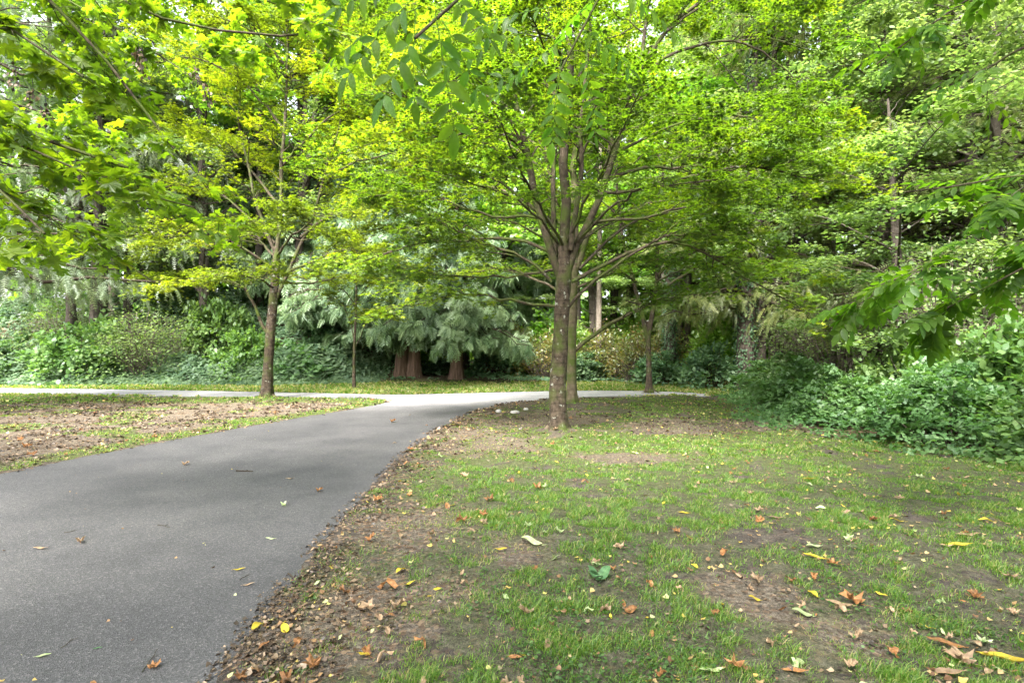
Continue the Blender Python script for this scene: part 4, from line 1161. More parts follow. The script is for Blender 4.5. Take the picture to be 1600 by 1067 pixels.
# ------------------------------------------------------------------ conifers
def conifer(name, loc, H, Lmax, r0, tpl, mat, bark, label, nb, ns, spray, seed, droop=-.35, low=1.2, flare=1.5, up=.05, pitch=-.15, hang=0., scale=1, rn=0., twin=None, cat='tree', group=None, zbias=1.0, upto=None):
    r = np.random.default_rng(seed)
    root = empty(name, tuple(loc), 0, label, cat, group)
    tpts = [(0, 0, 0), (.02, 0, H * .1), (-.03, .02, H * .3), (.03, 0, H * .6), (0, 0, H)]
    trunk_mesh(tpts, [r0, r0 * .85, r0 * .7, r0 * .42, .02], flare, seed=seed, rn=rn, flare_h=.8).obj('trunk', bark, root)
    if twin:
        trunk_mesh([(twin, 0, 0), (twin * .9, 0, H * .1), (twin * .5, 0, H * .3), (twin * .3, 0, H * .55)], [r0, r0 * .85, r0 * .6, .05], flare, seed=seed + 5, rn=rn, flare_h=.8).obj('trunk', bark, root)
    h = low + (H - low) * r.random(nb) ** zbias
    a = r.random(nb) * 2 * np.pi
    L = Lmax * (1 - .85 * (h - low) / (H - low)) * (.7 + .5 * r.random(nb))
    n = 8; s = np.linspace(0, 1, n)[None, :]
    d = np.stack([np.cos(a), np.sin(a)], -1)
    P = np.zeros((nb, n, 3))
    P[:, :, :2] = d[:, None, :] * (L[:, None] * s)[:, :, None]
    P[:, :, 2] = h[:, None] + L[:, None] * (pitch * s + droop * s ** 2 + up * s ** 4 * 3)
    P[:, 1:] += r.normal(0, .02, (nb, n - 1, 3)) * L[:, None, None]
    Rb = (.012 + .012 * L)[:, None] * (1 - .8 * s)
    m = MB(); tubes(m, P, Rb, 4); m.obj('branches', B_TWIG, root, kind='stuff')
    # side twigs carrying sprays
    T2, TR = spawn(P, Rb, ns // 3, .32 * Lmax * .55, r, n=4, tmin=.15, droop=-.35 - hang, side=.9, fwd=.7, up=-.05)
    m = MB()
    tw = np.concatenate([T2, P[:, 4:8]])
    idx = r.integers(0, len(tw), ns); t = r.random(ns)
    o, T = at_line(tw, idx, t)
    sdv = unit(np.cross(T, [0, 0, 1.]) + 1e-6) * r.choice([-1, 1], ns)[:, None]
    D = unit(T * .8 + sdv * r.random(ns)[:, None] * .9 + np.array([0, 0, -1.]) * (hang + .15 + .25 * r.random(ns))[:, None])
    if hang > .4:
        D = unit(D + r.normal(0, .38, (ns, 3)))
        N = unit(np.concatenate([o[:, :2], np.zeros((ns, 1))], 1) * .6 + r.normal(0, .8, (ns, 3)) + np.array([0, 0, .5]))   # fronds face outward
    else:
        N = np.array([0, 0, 1.]) + r.normal(0, .35, (ns, 3))
    cv = fbm(o[:, 0] * 1.1 + 5, o[:, 2] * 1.4 + o[:, 1], seed, 2)
    tipness = np.clip(np.linalg.norm(o[:, :2], axis=1) / (Lmax + .01), 0, 1)
    av = np.clip(.1 + .8 * cv * 1. + .25 * (tipness - .5) + r.normal(0, .2 if hang > .4 else .14, ns), 0, 1)
    leaves(m, tpl, o, D, N, spray * (.6 + .7 * r.random(ns)), av)
    m.obj('foliage', mat, root, smooth=False, kind='stuff')
    return root

def gzz(x, y): return float(gz(x, y)[0])

cA = G(713, 595.5); cA[2] = gzz(cA[0], cA[1])
cedar0 = conifer('cedar_tree', cA, 8.5, 3.1, .25, CEDAR, M_CEDAR, B_CEDAR, 'cedar with broad buttressed trunk and weeping pale fronds directly behind the path junction', 170, 8500, .46, 21,
                 droop=-.30, low=2.4, hang=.6, rn=.18, flare=1.3, twin=None, zbias=1.6)
def nth(root, x, y, s, rz, label, group=None, parts=None, z=None):
    sc = s if isinstance(s, tuple) else (s, s, s)
    return copy_thing(root, parts if parts is not None else PARTS[root.name], (x, y, gzz(x, y) - .05 if z is None else z), rz, sc, label, group)
PARTS = {}
def reg(root):
    PARTS[root.name] = [o for o in bpy.data.objects if o.parent == root]
    return root
reg(cedar0)
cB = G(647, 594); cB[2] = gzz(cB[0], cB[1])
cedar1 = reg(conifer('cedar_tree', cB, 9.5, 2.9, .26, CEDAR, M_CEDAR, B_CEDAR, 'cedar with two fused reddish trunks left of the broad buttressed cedar', 150, 7000, .44, 22,
                 droop=-.28, low=2.5, hang=.6, rn=.18, flare=1.3, twin=-.52, zbias=1.6))
nth(cedar0, *G(562, 590.5)[:2], (.95, .95, 1.), 2.2, 'cedar whose grey fronds hang behind the thin young maple')
nth(cedar0, -9.2, 27.5, (1.1, 1.1, 1.05), 4.0, 'cedar rising from the ivy bank behind the left lawn maple')
nth(cedar1, -5.6, 29.5, 1.1, .7, 'cedar deep behind the two-trunked cedar')
nth(cedar0, .6, 29.0, (1.0, 1.0, 1.1), 5.1, 'cedar deep in the wood right of the broad buttressed cedar')
nth(cedar1, -13.5, 30, (1.15, 1.15, 1.5), 1.9, 'tall cedar behind the ivy bank on the left')
# two slim bare trunks between the cedars
def pole_tree(px, py, w, H, label, bark, lean=0., ivy=None):
    p = G(px, py); p[2] = gzz(p[0], p[1]); r = w / 2
    root = empty('slim_tree', tuple(p), 0, label, 'tree')
    trunk_mesh([(0, 0, 0), (lean * .3, 0, H * .3), (lean * .6, 0, H * .6), (lean, 0, H)], [r, r * .85, r * .7, r * .4], 1.4, seed=int(px), k=12).obj('trunk', bark, root)
    return root, p
pole_tree(612, 589, .34, 9, 'slim reddish trunk standing left of the two-trunked cedar', B_CEDAR, .2)
pole_tree(630, 588.5, .22, 9, 'thin dark trunk tight against the left side of the two-trunked cedar', B_FIR, .1)

# Douglas firs and hemlocks
firR = reg(conifer('fir_tree', (13.6, 16.8, .6), 19, 5.6, .22, NEEDLE, M_FIR, B_FIR, 'fir with pale straight trunk and sweeping yellow-green boughs at the right side', 150, 9000, .42, 31, droop=-.22, low=2.5, pitch=.0, hang=.1, zbias=1.2))
firL = reg(conifer('fir_tree', (-14.2, 12.5, 0), 17, 5.2, .28, NEEDLE, M_FIR2, B_FIR, 'fir with grey drooping twigs at the far left edge behind the near maple leaves', 190, 11000, .40, 32, droop=-.28, low=3.6, pitch=.05, hang=.25, zbias=1.3))
nth(firR, 9.4, 24.0, (1.0, 1.0, 1.25), 2.0, 'tall fir rising behind the leaning ivy-clad trunk')
nth(firR, 16.5, 21.0, (.95, .95, 1.2), 3.4, 'fir standing just behind and left of the pale-trunked fir')
nth(firL, -17.5, 24.5, (1.2, 1.2, 1.35), 2.6, 'fir behind the ivy bank near the left edge')
nth(firR, 11.6, 14.6, (.85, .85, .95), 2.7, 'fir whose yellow-green boughs spread over the top right')
nth(firR, 9.0, 19.8, (.9, .9, 1.05), 5.1, 'yellow-green fir rising behind the tall grey thicket')
nth(firR, 12.5, 33, (1.3, 1.3, 1.6), 4.4, 'tall fir far behind the end of the path')
nth(firL, -21.5, 31, (1.3, 1.3, 1.5), 1.4, 'dark fir in the far left corner of the wood')
nth(firR, 24.5, 30, (1.3, 1.3, 1.5), 1.1, 'fir in the far right corner of the wood')

# ------------------------------------------------------------------ broad-leaved background trees
def broad(name, loc, H, spread_, r0, label, mat, nl, size, seed, tpl=OVAL, low=.25, nlimb=16, bark=None, forks=1, cat='tree', n2=170, n3=1500, L2=.5, dens=1.):
    r = np.random.default_rng(seed)
    root = empty(name, tuple(loc), 0, label, cat)
    bark = bark or B_FIR
    P1 = []; R1 = []
    for f in range(forks):
        ox = r.normal(0, .25, 2) * (forks > 1); lean = r.normal(0, .06 * H, 2) * (1 + .8 * (forks > 1))
        pts = [(ox[0], ox[1], 0), (ox[0] + lean[0] * .2, ox[1] + lean[1] * .2, H * .3), (ox[0] + lean[0] * .6, ox[1] + lean[1] * .6, H * .65), (ox[0] + lean[0], ox[1] + lean[1], H)]
        trunk_mesh(pts, [r0, r0 * .8, r0 * .5, .03], 1.4, seed=seed + f, k=14, n=26).obj('trunk', bark, root)
        Tp = resample(pts, 14)
        for i in range(nlimb):
            h = low + (.95 - low) * (i + r.random()) / nlimb
            p0 = np.array([np.interp(h, np.linspace(0, 1, 14), Tp[:, c]) for c in range(3)])
            a = i * 2.4 + r.random(); L = spread_ * (1.1 - .6 * abs(h - .45)) * (.7 + .5 * r.random())
            d = np.array([math.cos(a), math.sin(a), .45 + .5 * (h - .3)])
            e = p0 + d * L; mid = p0 + d * L * .5 + np.array([0, 0, .12 * L])
            e[2] -= .18 * L
            P1.append(wiggle(resample([p0, mid, e], 10), .03, r)); R1.append(np.linspace(max(.02, r0 * .32 * (1.1 - h)), .01, 10))
    P1 = np.array(P1); R1 = np.array(R1)
    m = MB(); tubes(m, P1, R1, 6); m.obj('limbs', bark, root, kind='stuff')
    P2, R2 = spawn(P1, R1, n2, spread_ * L2, r, n=5, tmin=.2, droop=-.15)
    P3, R3 = spawn(P2, R2, n3, spread_ * .2, r, n=3, tmin=.2, droop=-.15)
    m = MB(); tubes(m, P2, R2, 4); tubes(m, P3, R3 * .8, 3); m.obj('twigs', B_TWIG, root, kind='stuff')
    m = MB(); crown_leaves(m, P3, tpl, nl, size, r, spread=.16, tilt=.6, clump_var=.35)
    m.obj('foliage', mat, root, smooth=False, kind='stuff')
    return root
brA = reg(broad('broadleaf_tree', (8.4, 19.5, .3), 13, 3.6, .2, 'tree with small pale green leaves filling the right side behind the brambles', M_BROAD, 24000, .13, 41, low=.1, nlimb=24))
brB = reg(broad('broadleaf_tree', (3.5, 26.5, 0), 13, 3.6, .17, 'tree with three slim trunks in the bright gap behind the right-hand path', M_FAR, 19000, .17, 42, forks=3, low=.28, nlimb=9, bark=B_FIR))
nth(brA, 11.3, 13.4, (.85, .85, .85), 2.1, 'pale-leaved tree growing out of the thicket at the right')
nth(brA, 12.6, 19.5, (1.0, 1.0, 1.1), 4.0, 'pale-leaved tree between the firs on the right')
nth(brA, 9.6, 28.5, (1.2, 1.2, 1.3), 1.0, 'pale-leaved tree behind the leaning ivy-clad trunk')
nth(brB, 7.4, 25.0, (.9, .9, .95), 2.2, 'bright green tree beside the ivy-clad trunk at the end of the path')
nth(brB, -2.5, 33, (1.3, 1.3, 1.4), 3.3, 'bright green tree glimpsed between the cedars')
nth(brB, -7.5, 31, (1.2, 1.2, 1.3), .9, 'bright green tree behind the cedars, left of the slim trunks')
nth(brB, 1.2, 32, (1.2, 1.2, 1.4), 5.0, 'bright green tree behind the trunk of the large forked maple')
nth(brB, -4.5, 28.5, (1.25, 1.25, 1.35), 2.3, 'tall bright tree rising right behind the two-trunked cedar')
nth(brB, -.8, 27.8, (1.2, 1.2, 1.3), 4.3, 'tall bright tree rising behind the broad buttressed cedar')
nth(brB, -9.6, 26.0, (1.25, 1.25, 1.3), 5.3, 'tall bright tree on the bank behind the left lawn maple')
nth(brA, -6.2, 25.4, (1.1, 1.1, 1.25), .3, 'leafy tree between the bank and the grey-fronded cedar')
nth(brB, 5.2, 28.2, (1.05, 1.05, 1.1), 3.6, 'bright tree in the gap behind the slender forked maple')
nth(brB, 10.6, 22.0, (1.1, 1.1, 1.2), 1.9, 'bright tree right of the leaning ivy-clad trunk')
nth(brB, 12.0, 17.4, (1.0, 1.0, 1.1), .4, 'bright tree just left of the pale-trunked fir')
nth(brA, 10.3, 16.0, (.95, .95, 1.0), 5.6, 'pale-leaved tree rising from the middle of the right thicket')
nth(brA, 9.1, 13.4, (.8, .8, .55), 1.3, 'low pale-leaved tree pushing out over the brambles below the maple boughs')
nth(brA, 12.9, 15.4, (1.0, 1.0, .75), 4.9, 'low pale-leaved tree at the foot of the yellow-green firs')
nth(brA, 3.9, 26.2, (.8, .8, .5), .3, 'low pale-leaved tree behind the rust tinted shrub')
nth(brA, 6.9, 26.4, (.8, .8, .5), 2.3, 'low pale-leaved tree between the two ivy-clad trunks')
nth(brB, -17.0, 22.6, (1.1, 1.1, 1.3), 3.9, 'bright green tree behind the fir at the far left edge')
nth(brB, -11.8, 27.6, (1.2, 1.2, 1.35), 1.9, 'bright green tree high on the left bank between the cedars')
nth(brA, 7.0, 34, (1.4, 1.4, 1.6), 2.8, 'tall pale-leaved tree far beyond the end of the path')
nth(brA, -11.0, 29.5, (1.2, 1.2, 1.2), 5.2, 'leafy tree on top of the ivy bank behind the left lawn maple')
nth(brA, -17.0, 25.5, (1.0, 1.0, 1.1), .5, 'pale-leaved tree behind the far left end of the ivy bank')
nth(brA, -13.2, 24.8, (1.15, 1.15, 1.6), 2.5, 'tall pale-leaved tree on the bank, showing above the near maple branches')
nth(brA, 19.5, 18.5, (1.2, 1.2, 1.3), .9, 'pale-leaved tree outside the thicket at the far right edge')
nth(brB, 14.5, 26.5, (1.3, 1.3, 1.4), 1.7, 'bright tree in the wood behind the pale-trunked fir')
nth(brA, 15.2, 11.0, (.9, .9, .95), 3.6, 'leafy tree at the right edge behind the walnut branches')
nth(brA, -3.6, -5.2, (1.2, 1.2, .85), 1.1, 'unseen leafy tree added behind the viewpoint to shade the asphalt', z=.0)  # unseen trees behind the camera, added to shade the near ground
nth(brA, 2.2, -6.0, (1.25, 1.25, .9), 2.9, 'unseen leafy tree added behind the viewpoint to shade the grass', z=.0)
nth(brA, 7.4, -5.2, (1.1, 1.1, .9), 4.2, 'unseen leafy tree added behind the walnut tree to cast shade', z=.0)
# ivy-clad trunks at the end of the path
def ivy_trunk(base, top, r0, label, nl, seed):
    r = np.random.default_rng(seed); base = np.array(base, float); v = np.array(top, float) - base
    root = empty('ivy_clad_tree', tuple(base), 0, label, 'tree')
    trunk_mesh([(0, 0, 0), tuple(v * .5), tuple(v)], [r0, r0 * .85, r0 * .55], 1.4, seed=seed, k=14).obj('trunk', B_FIR, root)
    t = r.random(nl) ** 1.2; a = r.random(nl) * 6.283; rr = r0 * (1 - .4 * t) + .04 + .16 * r.random(nl) ** 2 * (1.2 - t)
    o = v[None] * t[:, None] + np.stack([np.cos(a) * rr, np.sin(a) * rr, np.zeros(nl)], -1)
    out_ = np.stack([np.cos(a), np.sin(a), np.zeros(nl)], -1)
    m = MB(); leaves(m, OVAL, o, np.array([0, 0, -1.]) + out_ * .5 + r.normal(0, .4, (nl, 3)), out_ + np.array([0, 0, .6]) + r.normal(0, .3, (nl, 3)), .085 * (.6 + .6 * r.random(nl)), r.random(nl) * .5)
    m.obj('ivy', M_IVY, root, smooth=False, kind='stuff')
ivy_trunk((6.15, 22.5, 0), (6.25, 22.5, 8.5), .24, 'upright tree trunk wrapped in dark ivy behind the right path end', 4200, 1)
ivy_trunk((7.75, 19.2, .05), (8.6, 20.5, 12), .30, 'thick ivy-clad trunk leaning right at the end of the path', 4200, 2)
pole_tree(935, 592, .26, 11, 'thin straight trunk seen just right of the mossy maple', B_GREY, .1)
pole_tree(1043, 591, .3, 12, 'thin trunk behind the slender forked maple, left of the ivy trunk', B_GREY, -.4)
pole_tree(1330, 592, .3, 15, 'straight thin fir trunk showing through the pale leaves at the upper right', B_FIR, -.1)

# ------------------------------------------------------------------ far-off wood closing the view
r = np.random.default_rng(50)
n = 26000
a = rad(-62) + rad(124) * r.random(n); dist = 46 + 9 * r.random(n); z = 26 * r.random(n) ** 1.15
top = 18 + 9 * fbm(a * 9, a * 0 + 1, 3, 3)
k = z < top * (.75 + .4 * r.random(n))
a, dist, z = a[k], dist[k], z[k]; n = len(a)
o = np.stack([np.sin(a) * dist, np.cos(a) * dist, z], -1)
D = np.stack([r.normal(0, 1, n), r.normal(0, 1, n), -np.abs(r.normal(.6, .4, n))], -1); N = np.stack([r.normal(0, .5, n), -.6 + r.normal(0, .5, n), r.normal(.7, .4, n)], -1)
cv = fbm(a * 16, z * .25, 9, 3)
m = MB(); leaves(m, OVAL, o, D, N, .9 * (.5 + r.random(n)), np.clip(cv + r.normal(0, .15, n), 0, 1))
tag(m.obj('distant_wood', M_FAR, smooth=False), 'mass of distant woodland closing the view behind all the trees', 'woodland', kind='stuff')

# ------------------------------------------------------------------ ground cover and ivy bank
def cover(name, label, mat, tpl, n, xs, ys, size, hfun, dens, seed, tilt=.45, cat='ground cover'):
    r = np.random.default_rng(seed)
    x = xs[0] + (xs[1] - xs[0]) * r.random(n * 3); y = ys[0] + (ys[1] - ys[0]) * r.random(n * 3)
    k = r.random(n * 3) < dens(x, y); x, y = x[k][:n], y[k][:n]; n = len(x)
    hh = hfun(x, y)
    z = gz(x, y) + hh * (1 - .35 * r.random(n) ** 2) + .01
    D, N = leaf_frames(n, r, tilt, droop=.3)
    D[:, 1] -= .5; N[:, 1] -= .45
    cv = fbm(x * .9, y * .9 + z, seed, 3)
    m = MB(); leaves(m, tpl, np.stack([x, y, z], -1), D, N, size * (.55 + .8 * r.random(n)), np.clip(cv * .9 + r.normal(0, .18, n), 0, 1))
    tag(m.obj(name, mat, smooth=False), label, cat, kind='stuff')
def bank_edge(x):  # front line of the ivy on the left
    return np.where(x < -9, 20.9, 20.9 + (x + 9) * .22) + .5 * (fbm(x * .8, x * 0, 4, 2) - .5)
def lump(x, y, s=1.): return (fbm(x * .55, y * .55, 61, 3) - .25) * s
cover('bank_ivy', 'mass of pale and dark ivy and bramble leaves covering the bank behind the left lawn', M_IVY, TRIO, 30000, (-24, -5.2), (20.6, 27.5), .19,
      lambda x, y: smooth(0, 1.6, y - bank_edge(x)) * (.55 + 2.2 * np.clip(lump(x, y), 0, 1)) * smooth(-5.0, -8.0, x) + .05, lambda x, y: (y > bank_edge(x)) * (1.0 - .6 * smooth(23, 27.5, y)), 71)
cover('ivy_ground_cover', 'low dark ivy carpeting the ground in front of the cedars and along the wood edge', M_IVY, OVAL, 16000, (-6.5, 8.2), (21.8, 31), .10,
      lambda x, y: .05 + .16 * np.clip(lump(x * 2, y * 2), 0, 1), lambda x, y: smooth(22.4, 22.9, y + .05 * x + .3 * (fbm(x, y, 7, 2) - .5)) * (1 - .97 * ell(x, y, np.array([-2.3, 23.2]), 2.0, .95)), 72)
cover('low_brambles', 'low creeping bramble and nettle leaves spilling onto the grass at the right', M_BRAMBLE, TRIO, 15000, (4.4, 13), (5.8, 19), .085,
      lambda x, y: .03 + .30 * smooth(-.1, .9, x - edge_right(y)) * (.4 + 1.2 * fbm(x * 2, y * 2, 9, 2)), lambda x, y: smooth(-.45, .25, x - edge_right(y) + .9 * (fbm(x * 1.6, y * 1.6, 3, 3) - .5)) * (1 - .5 * smooth(9, 12, x)), 73)

# ------------------------------------------------------------------ shrubs
def shrub(name, loc, rx, ry, h, n, size, tpl, mat, label, seed, nst=40, cat='shrub', spiky=.25, hollow=.35, bark=None, tw=180, upright=.5):
    r = np.random.default_rng(seed)
    root = empty(name, tuple(loc), 0, label, cat)
    a = r.random(nst) * 6.283; q = np.sqrt(r.random(nst))
    t = np.linspace(0, 1, 7)[None]
    fx, fy = np.cos(a) * rx * q, np.sin(a) * ry * q
    hz = h * (1 - .55 * q ** 2) * (.75 + .45 * r.random(nst))
    P = np.stack([fx[:, None] * (.25 + .75 * t ** .8), fy[:, None] * (.25 + .75 * t ** .8), hz[:, None] * np.sin(t * np.pi / 2 * (.75 + .5 * r.random(nst))[:, None])], -1)
    P[:, 1:] += r.normal(0, .025, (nst, 6, 3)) * h
    Rd = (.006 + .006 * h) * (1 - .8 * t) * np.ones((nst, 1))
    m = MB(); tubes(m, P, Rd, 4); m.obj('stems', bark or B_TWIG, root, kind='stuff')
    P2, R2 = spawn(P, Rd, tw, .35 * h, r, n=4, tmin=.2, droop=-.25, up=upright * .4)
    m = MB(); tubes(m, P2, R2 * .7, 3); m.obj('twigs', bark or B_TWIG, root, kind='stuff')
    n1 = int(n * .75)
    idx = r.integers(0, len(P2), n1); tt = r.random(n1)
    o, T = at_line(P2, idx, tt); o += r.normal(0, .05 * h, (n1, 3))
    # the rest over the outer surface so the shrub closes up
    n2 = n - n1; u = r.random(n2) * 6.283; v = np.arccos(1 - r.random(n2)) ; lum = .8 + .5 * fbm(np.cos(u) * 2 + 4, v * 3 + seed, 5, 3)
    o2 = np.stack([np.cos(u) * np.sin(v) * rx * lum, np.sin(u) * np.sin(v) * ry * lum, np.cos(v) * h * .85 * lum], -1) * (.72 + .3 * r.random(n2))[:, None]
    o = np.concatenate([o, o2]); o[:, 2] = np.abs(o[:, 2])
    out_ = unit(o * np.array([1 / rx, 1 / ry, .8 / h]) + 1e-6)
    N = out_ * .7 + np.array([0, 0, .8]) + r.normal(0, .35, (n, 3)); D = out_ + r.normal(0, .6, (n, 3)) + np.array([0, 0, -.25])
    cl = fbm(o[:, 0] * 3 / rx + seed, o[:, 2] * 3 / h + o[:, 1] * 2, 6, 3)
    m = MB(); leaves(m, tpl, o, D, N, size * (.5 + .9 * r.random(n)), np.clip(cl * .9 + r.normal(0, .17, n), 0, 1))
    m.obj('foliage', mat, root, smooth=False, kind='stuff')
    return reg(root)
def at(x, y): return (x, y, gzz(x, y) - .04)
# proto shrubs stand in the scene themselves
s_br = shrub('bramble_bush', at(6.7, 8.9), 1.15, 1.0, 1.05, 4200, .10, TRIO, M_BRAMBLE, 'dark hollow bramble bush with broad leaves at the front of the right-hand thicket', 81)
s_el = shrub('elder_bush', at(7.6, 7.4), 1.2, 1.1, 1.15, 5200, .095, OVAL, M_PALE, 'pale leafy elder bush nearest the right edge of the grass', 82)
s_th = shrub('thorn_thicket', at(9.4, 12.3), 1.9, 1.9, 3.3, 7500, .075, OVAL, M_BROAD, 'tall tangled thicket of grey twigs in the middle of the right side', 83, nst=110, tw=620, bark=B_GREY)
s_ru = shrub('turning_shrub', at(1.6, 24.6), 1.6, 1.1, 1.9, 4200, .09, OVAL, M_RUST, 'yellow and rust tinted shrub behind the base of the mossy maple', 84, nst=90, tw=350, bark=B_GREY)
s_la = shrub('laurel_bush', at(6.9, 19.9), 1.0, .9, 1.35, 3000, .13, OVAL, M_IVY, 'dark green laurel bush below the leaning ivy-clad trunk', 85)
s_un = shrub('hazel_bush', at(-5.7, 26.6), 1.7, 1.2, 2.4, 5200, .17, OVAL, M_FAR, 'sunlit hazel bush seen through the gap between the cedars', 86, nst=70)
C_ = [
 (s_br, 7.6, 10.4, (1.1, 1.1, 1.15), 1.0, 'bramble bush behind the dark hollow bramble'),
 (s_br, 6.55, 11.3, (.95, .95, .9), 2.2, 'bramble bush where the worn bare soil meets the thicket'),
 (s_br, 6.9, 13.2, (1.05, 1.2, 1.0), 3.1, 'bramble bush halfway along the thicket towards the path end'),
 (s_br, 7.4, 15.3, (1.1, 1.1, 1.05), 4.4, 'pale bramble bush left of the tall grey thicket'),
 (s_br, 7.7, 17.3, (1.1, 1.0, 1.0), 5.2, 'farthest bramble bush of the thicket, near the leaning trunk'),
 (s_br, 8.6, 8.2, (1.2, 1.2, 1.4), .5, 'high bramble bush behind the pale elder on the right'),
 (s_br, 9.0, 6.6, (1.1, 1.1, 1.3), 1.5, 'bramble bush at the right edge of the photo'),
 (s_el, 8.8, 9.6, (1.2, 1.2, 1.6), 2.6, 'tall pale elder bush standing among the brambles'),
 (s_el, 8.3, 11.6, (1., 1., 1.5), .8, 'pale elder bush against the front of the grey thicket'),
 (s_el, 10.2, 8.6, (1.3, 1.3, 2.), 4.6, 'tallest elder bush at the right edge under the walnut branches'),
 (s_th, 10.8, 10.0, (.95, .95, .85), 2.0, 'twiggy thicket under the walnut branches'),
 (s_th, 8.9, 15.6, (.85, .95, .95), 4.0, 'twiggy thicket behind the halfway brambles'),
 (s_th, 12.2, 13.0, (1.1, 1.1, 1.25), 5.0, 'high thicket at the foot of the pale-trunked fir'),
 (s_th, 10.2, 18.6, (1.1, 1.1, 1.2), 1.2, 'thicket right of the leaning ivy-clad trunk'),
 (s_th, -14.2, 22.6, (1.2, .9, .8), 1.2, 'pale twiggy thicket on the ivy bank at the left edge'),
 (s_th, -18.0, 23.5, (1.3, 1.0, .95), 2.9, 'pale twiggy thicket at the leftmost end of the bank'),
 (s_el, -10.5, 23.2, (1.5, 1.2, 1.6), 1.6, 'pale elder bush on the ivy bank left of the left lawn maple'),
 (s_el, -16.2, 22.0, (1.7, 1.2, 1.9), 3.6, 'pale elder bush at the left end of the bank above the cross path'),
 (s_el, -12.6, 24.6, (1.7, 1.3, 2.2), 5.6, 'tall pale elder bush high on the ivy bank'),
 (s_br, -8.4, 22.6, (1.5, 1.2, 1.3), 2.6, 'bramble bush on the bank directly behind the left lawn maple'),
 (s_br, -19.5, 22.3, (1.7, 1.3, 1.5), .6, 'bramble bush at the leftmost end of the bank'),
 (s_la, 2.9, 23.6, (1.2, 1.0, .75), 1.1, 'low dark laurel bush left of the slender forked maple'),
 (s_la, 1.0, 27.6, (1.5, 1.2, 1.2), 1.1, 'dark laurel bush behind the yellow and rust shrubs'),
 (s_la, -.7, 25.2, (1.2, 1.0, .95), 2.4, 'dark laurel bush right of the broad buttressed cedar'),
 (s_un, 5.6, 25.6, (.9, .9, .95), .6, 'bright hazel bush left of the leaning ivy-clad trunk'),
 (s_un, 8.3, 23.4, (.8, .8, .85), 3.6, 'bright hazel bush pressed behind the leaning ivy-clad trunk'),
 (s_un, 2.7, 26.0, (.9, .9, .9), 4.9, 'bright hazel bush directly behind the slender forked maple'),
 (s_un, -3.5, 26.9, (.8, .8, .8), 1.4, 'hazel bush right behind the gap between the two large cedars'),
 (s_la, -3.3, 25.6, (.8, .8, .5), 3.4, 'dark bush in shade between the two large cedars'),
 (s_la, -7.9, 24.3, (1.3, 1.0, 1.0), 4.4, 'ivy bush at the right-hand end of the bank'),
 (s_la, 5.5, 21.6, (1.0, .9, .8), .4, 'dark laurel bush at the foot of the upright ivy trunk'),
 (s_ru, 3.9, 24.6, (1.0, 1.0, 1.15), 2.1, 'rust tinted shrub right behind the slender forked maple'),
 (s_ru, 5.0, 22.9, (.9, .9, 1.05), 3.2, 'brown tinged shrub left of the upright ivy trunk'),
 (s_ru, .0, 26.2, (1.1, 1.0, 1.2), 4.2, 'yellowish shrub between the cedar and the mossy maple'),
 (s_ru, 6.6, 24.6, (1.1, 1.1, 1.2), 5.2, 'turning shrub beyond the path end'),
]
for s_, x_, y_, sc_, rz_, lb_ in C_:
    nth(s_, x_, y_, sc_, rz_, lb_)
# understorey behind the trunks
UC = [(-12.5, 30.5, 'first'), (-9.0, 32.5, ''), (-5.2, 33.5, ''), (-1.3, 35, ''), (2.2, 34.0, ''), (5.4, 31.5, ''), (8.6, 31, ''), (12.4, 29.5, ''), (16, 28, ''), (-17, 29.5, ''), (4.2, 29.2, ''), (7.2, 27.0, ''), (2.2, 27.8, ''), (9.6, 25.4, '')]
UL = ['hazel bush in the wood behind the left end of the ivy bank', 'hazel bush in the wood behind the left lawn maple', 'hazel bush deep in the wood behind the two-trunked cedar', 'hazel bush deep in the wood behind the buttressed cedar',
      'hazel bush deep in the wood behind the large forked maple', 'hazel bush behind the slender forked maple', 'hazel bush between the two ivy-clad trunks', 'hazel bush behind the leaning ivy-clad trunk', 'hazel bush in the wood behind the right thicket', 'hazel bush behind the leftmost end of the bank', 'nearest hazel bush behind the rust tinted shrubs', 'hazel bush seen between the slender maple and the ivy trunk', 'hazel bush right of the mossy maple trunk in the wood', 'hazel bush just beyond the leaning ivy-clad trunk']
for i, (x_, y_, _) in enumerate(UC):
    nth(s_un, x_, y_, (1.3, 1.2, 1.25), i * 1.7, UL[i])

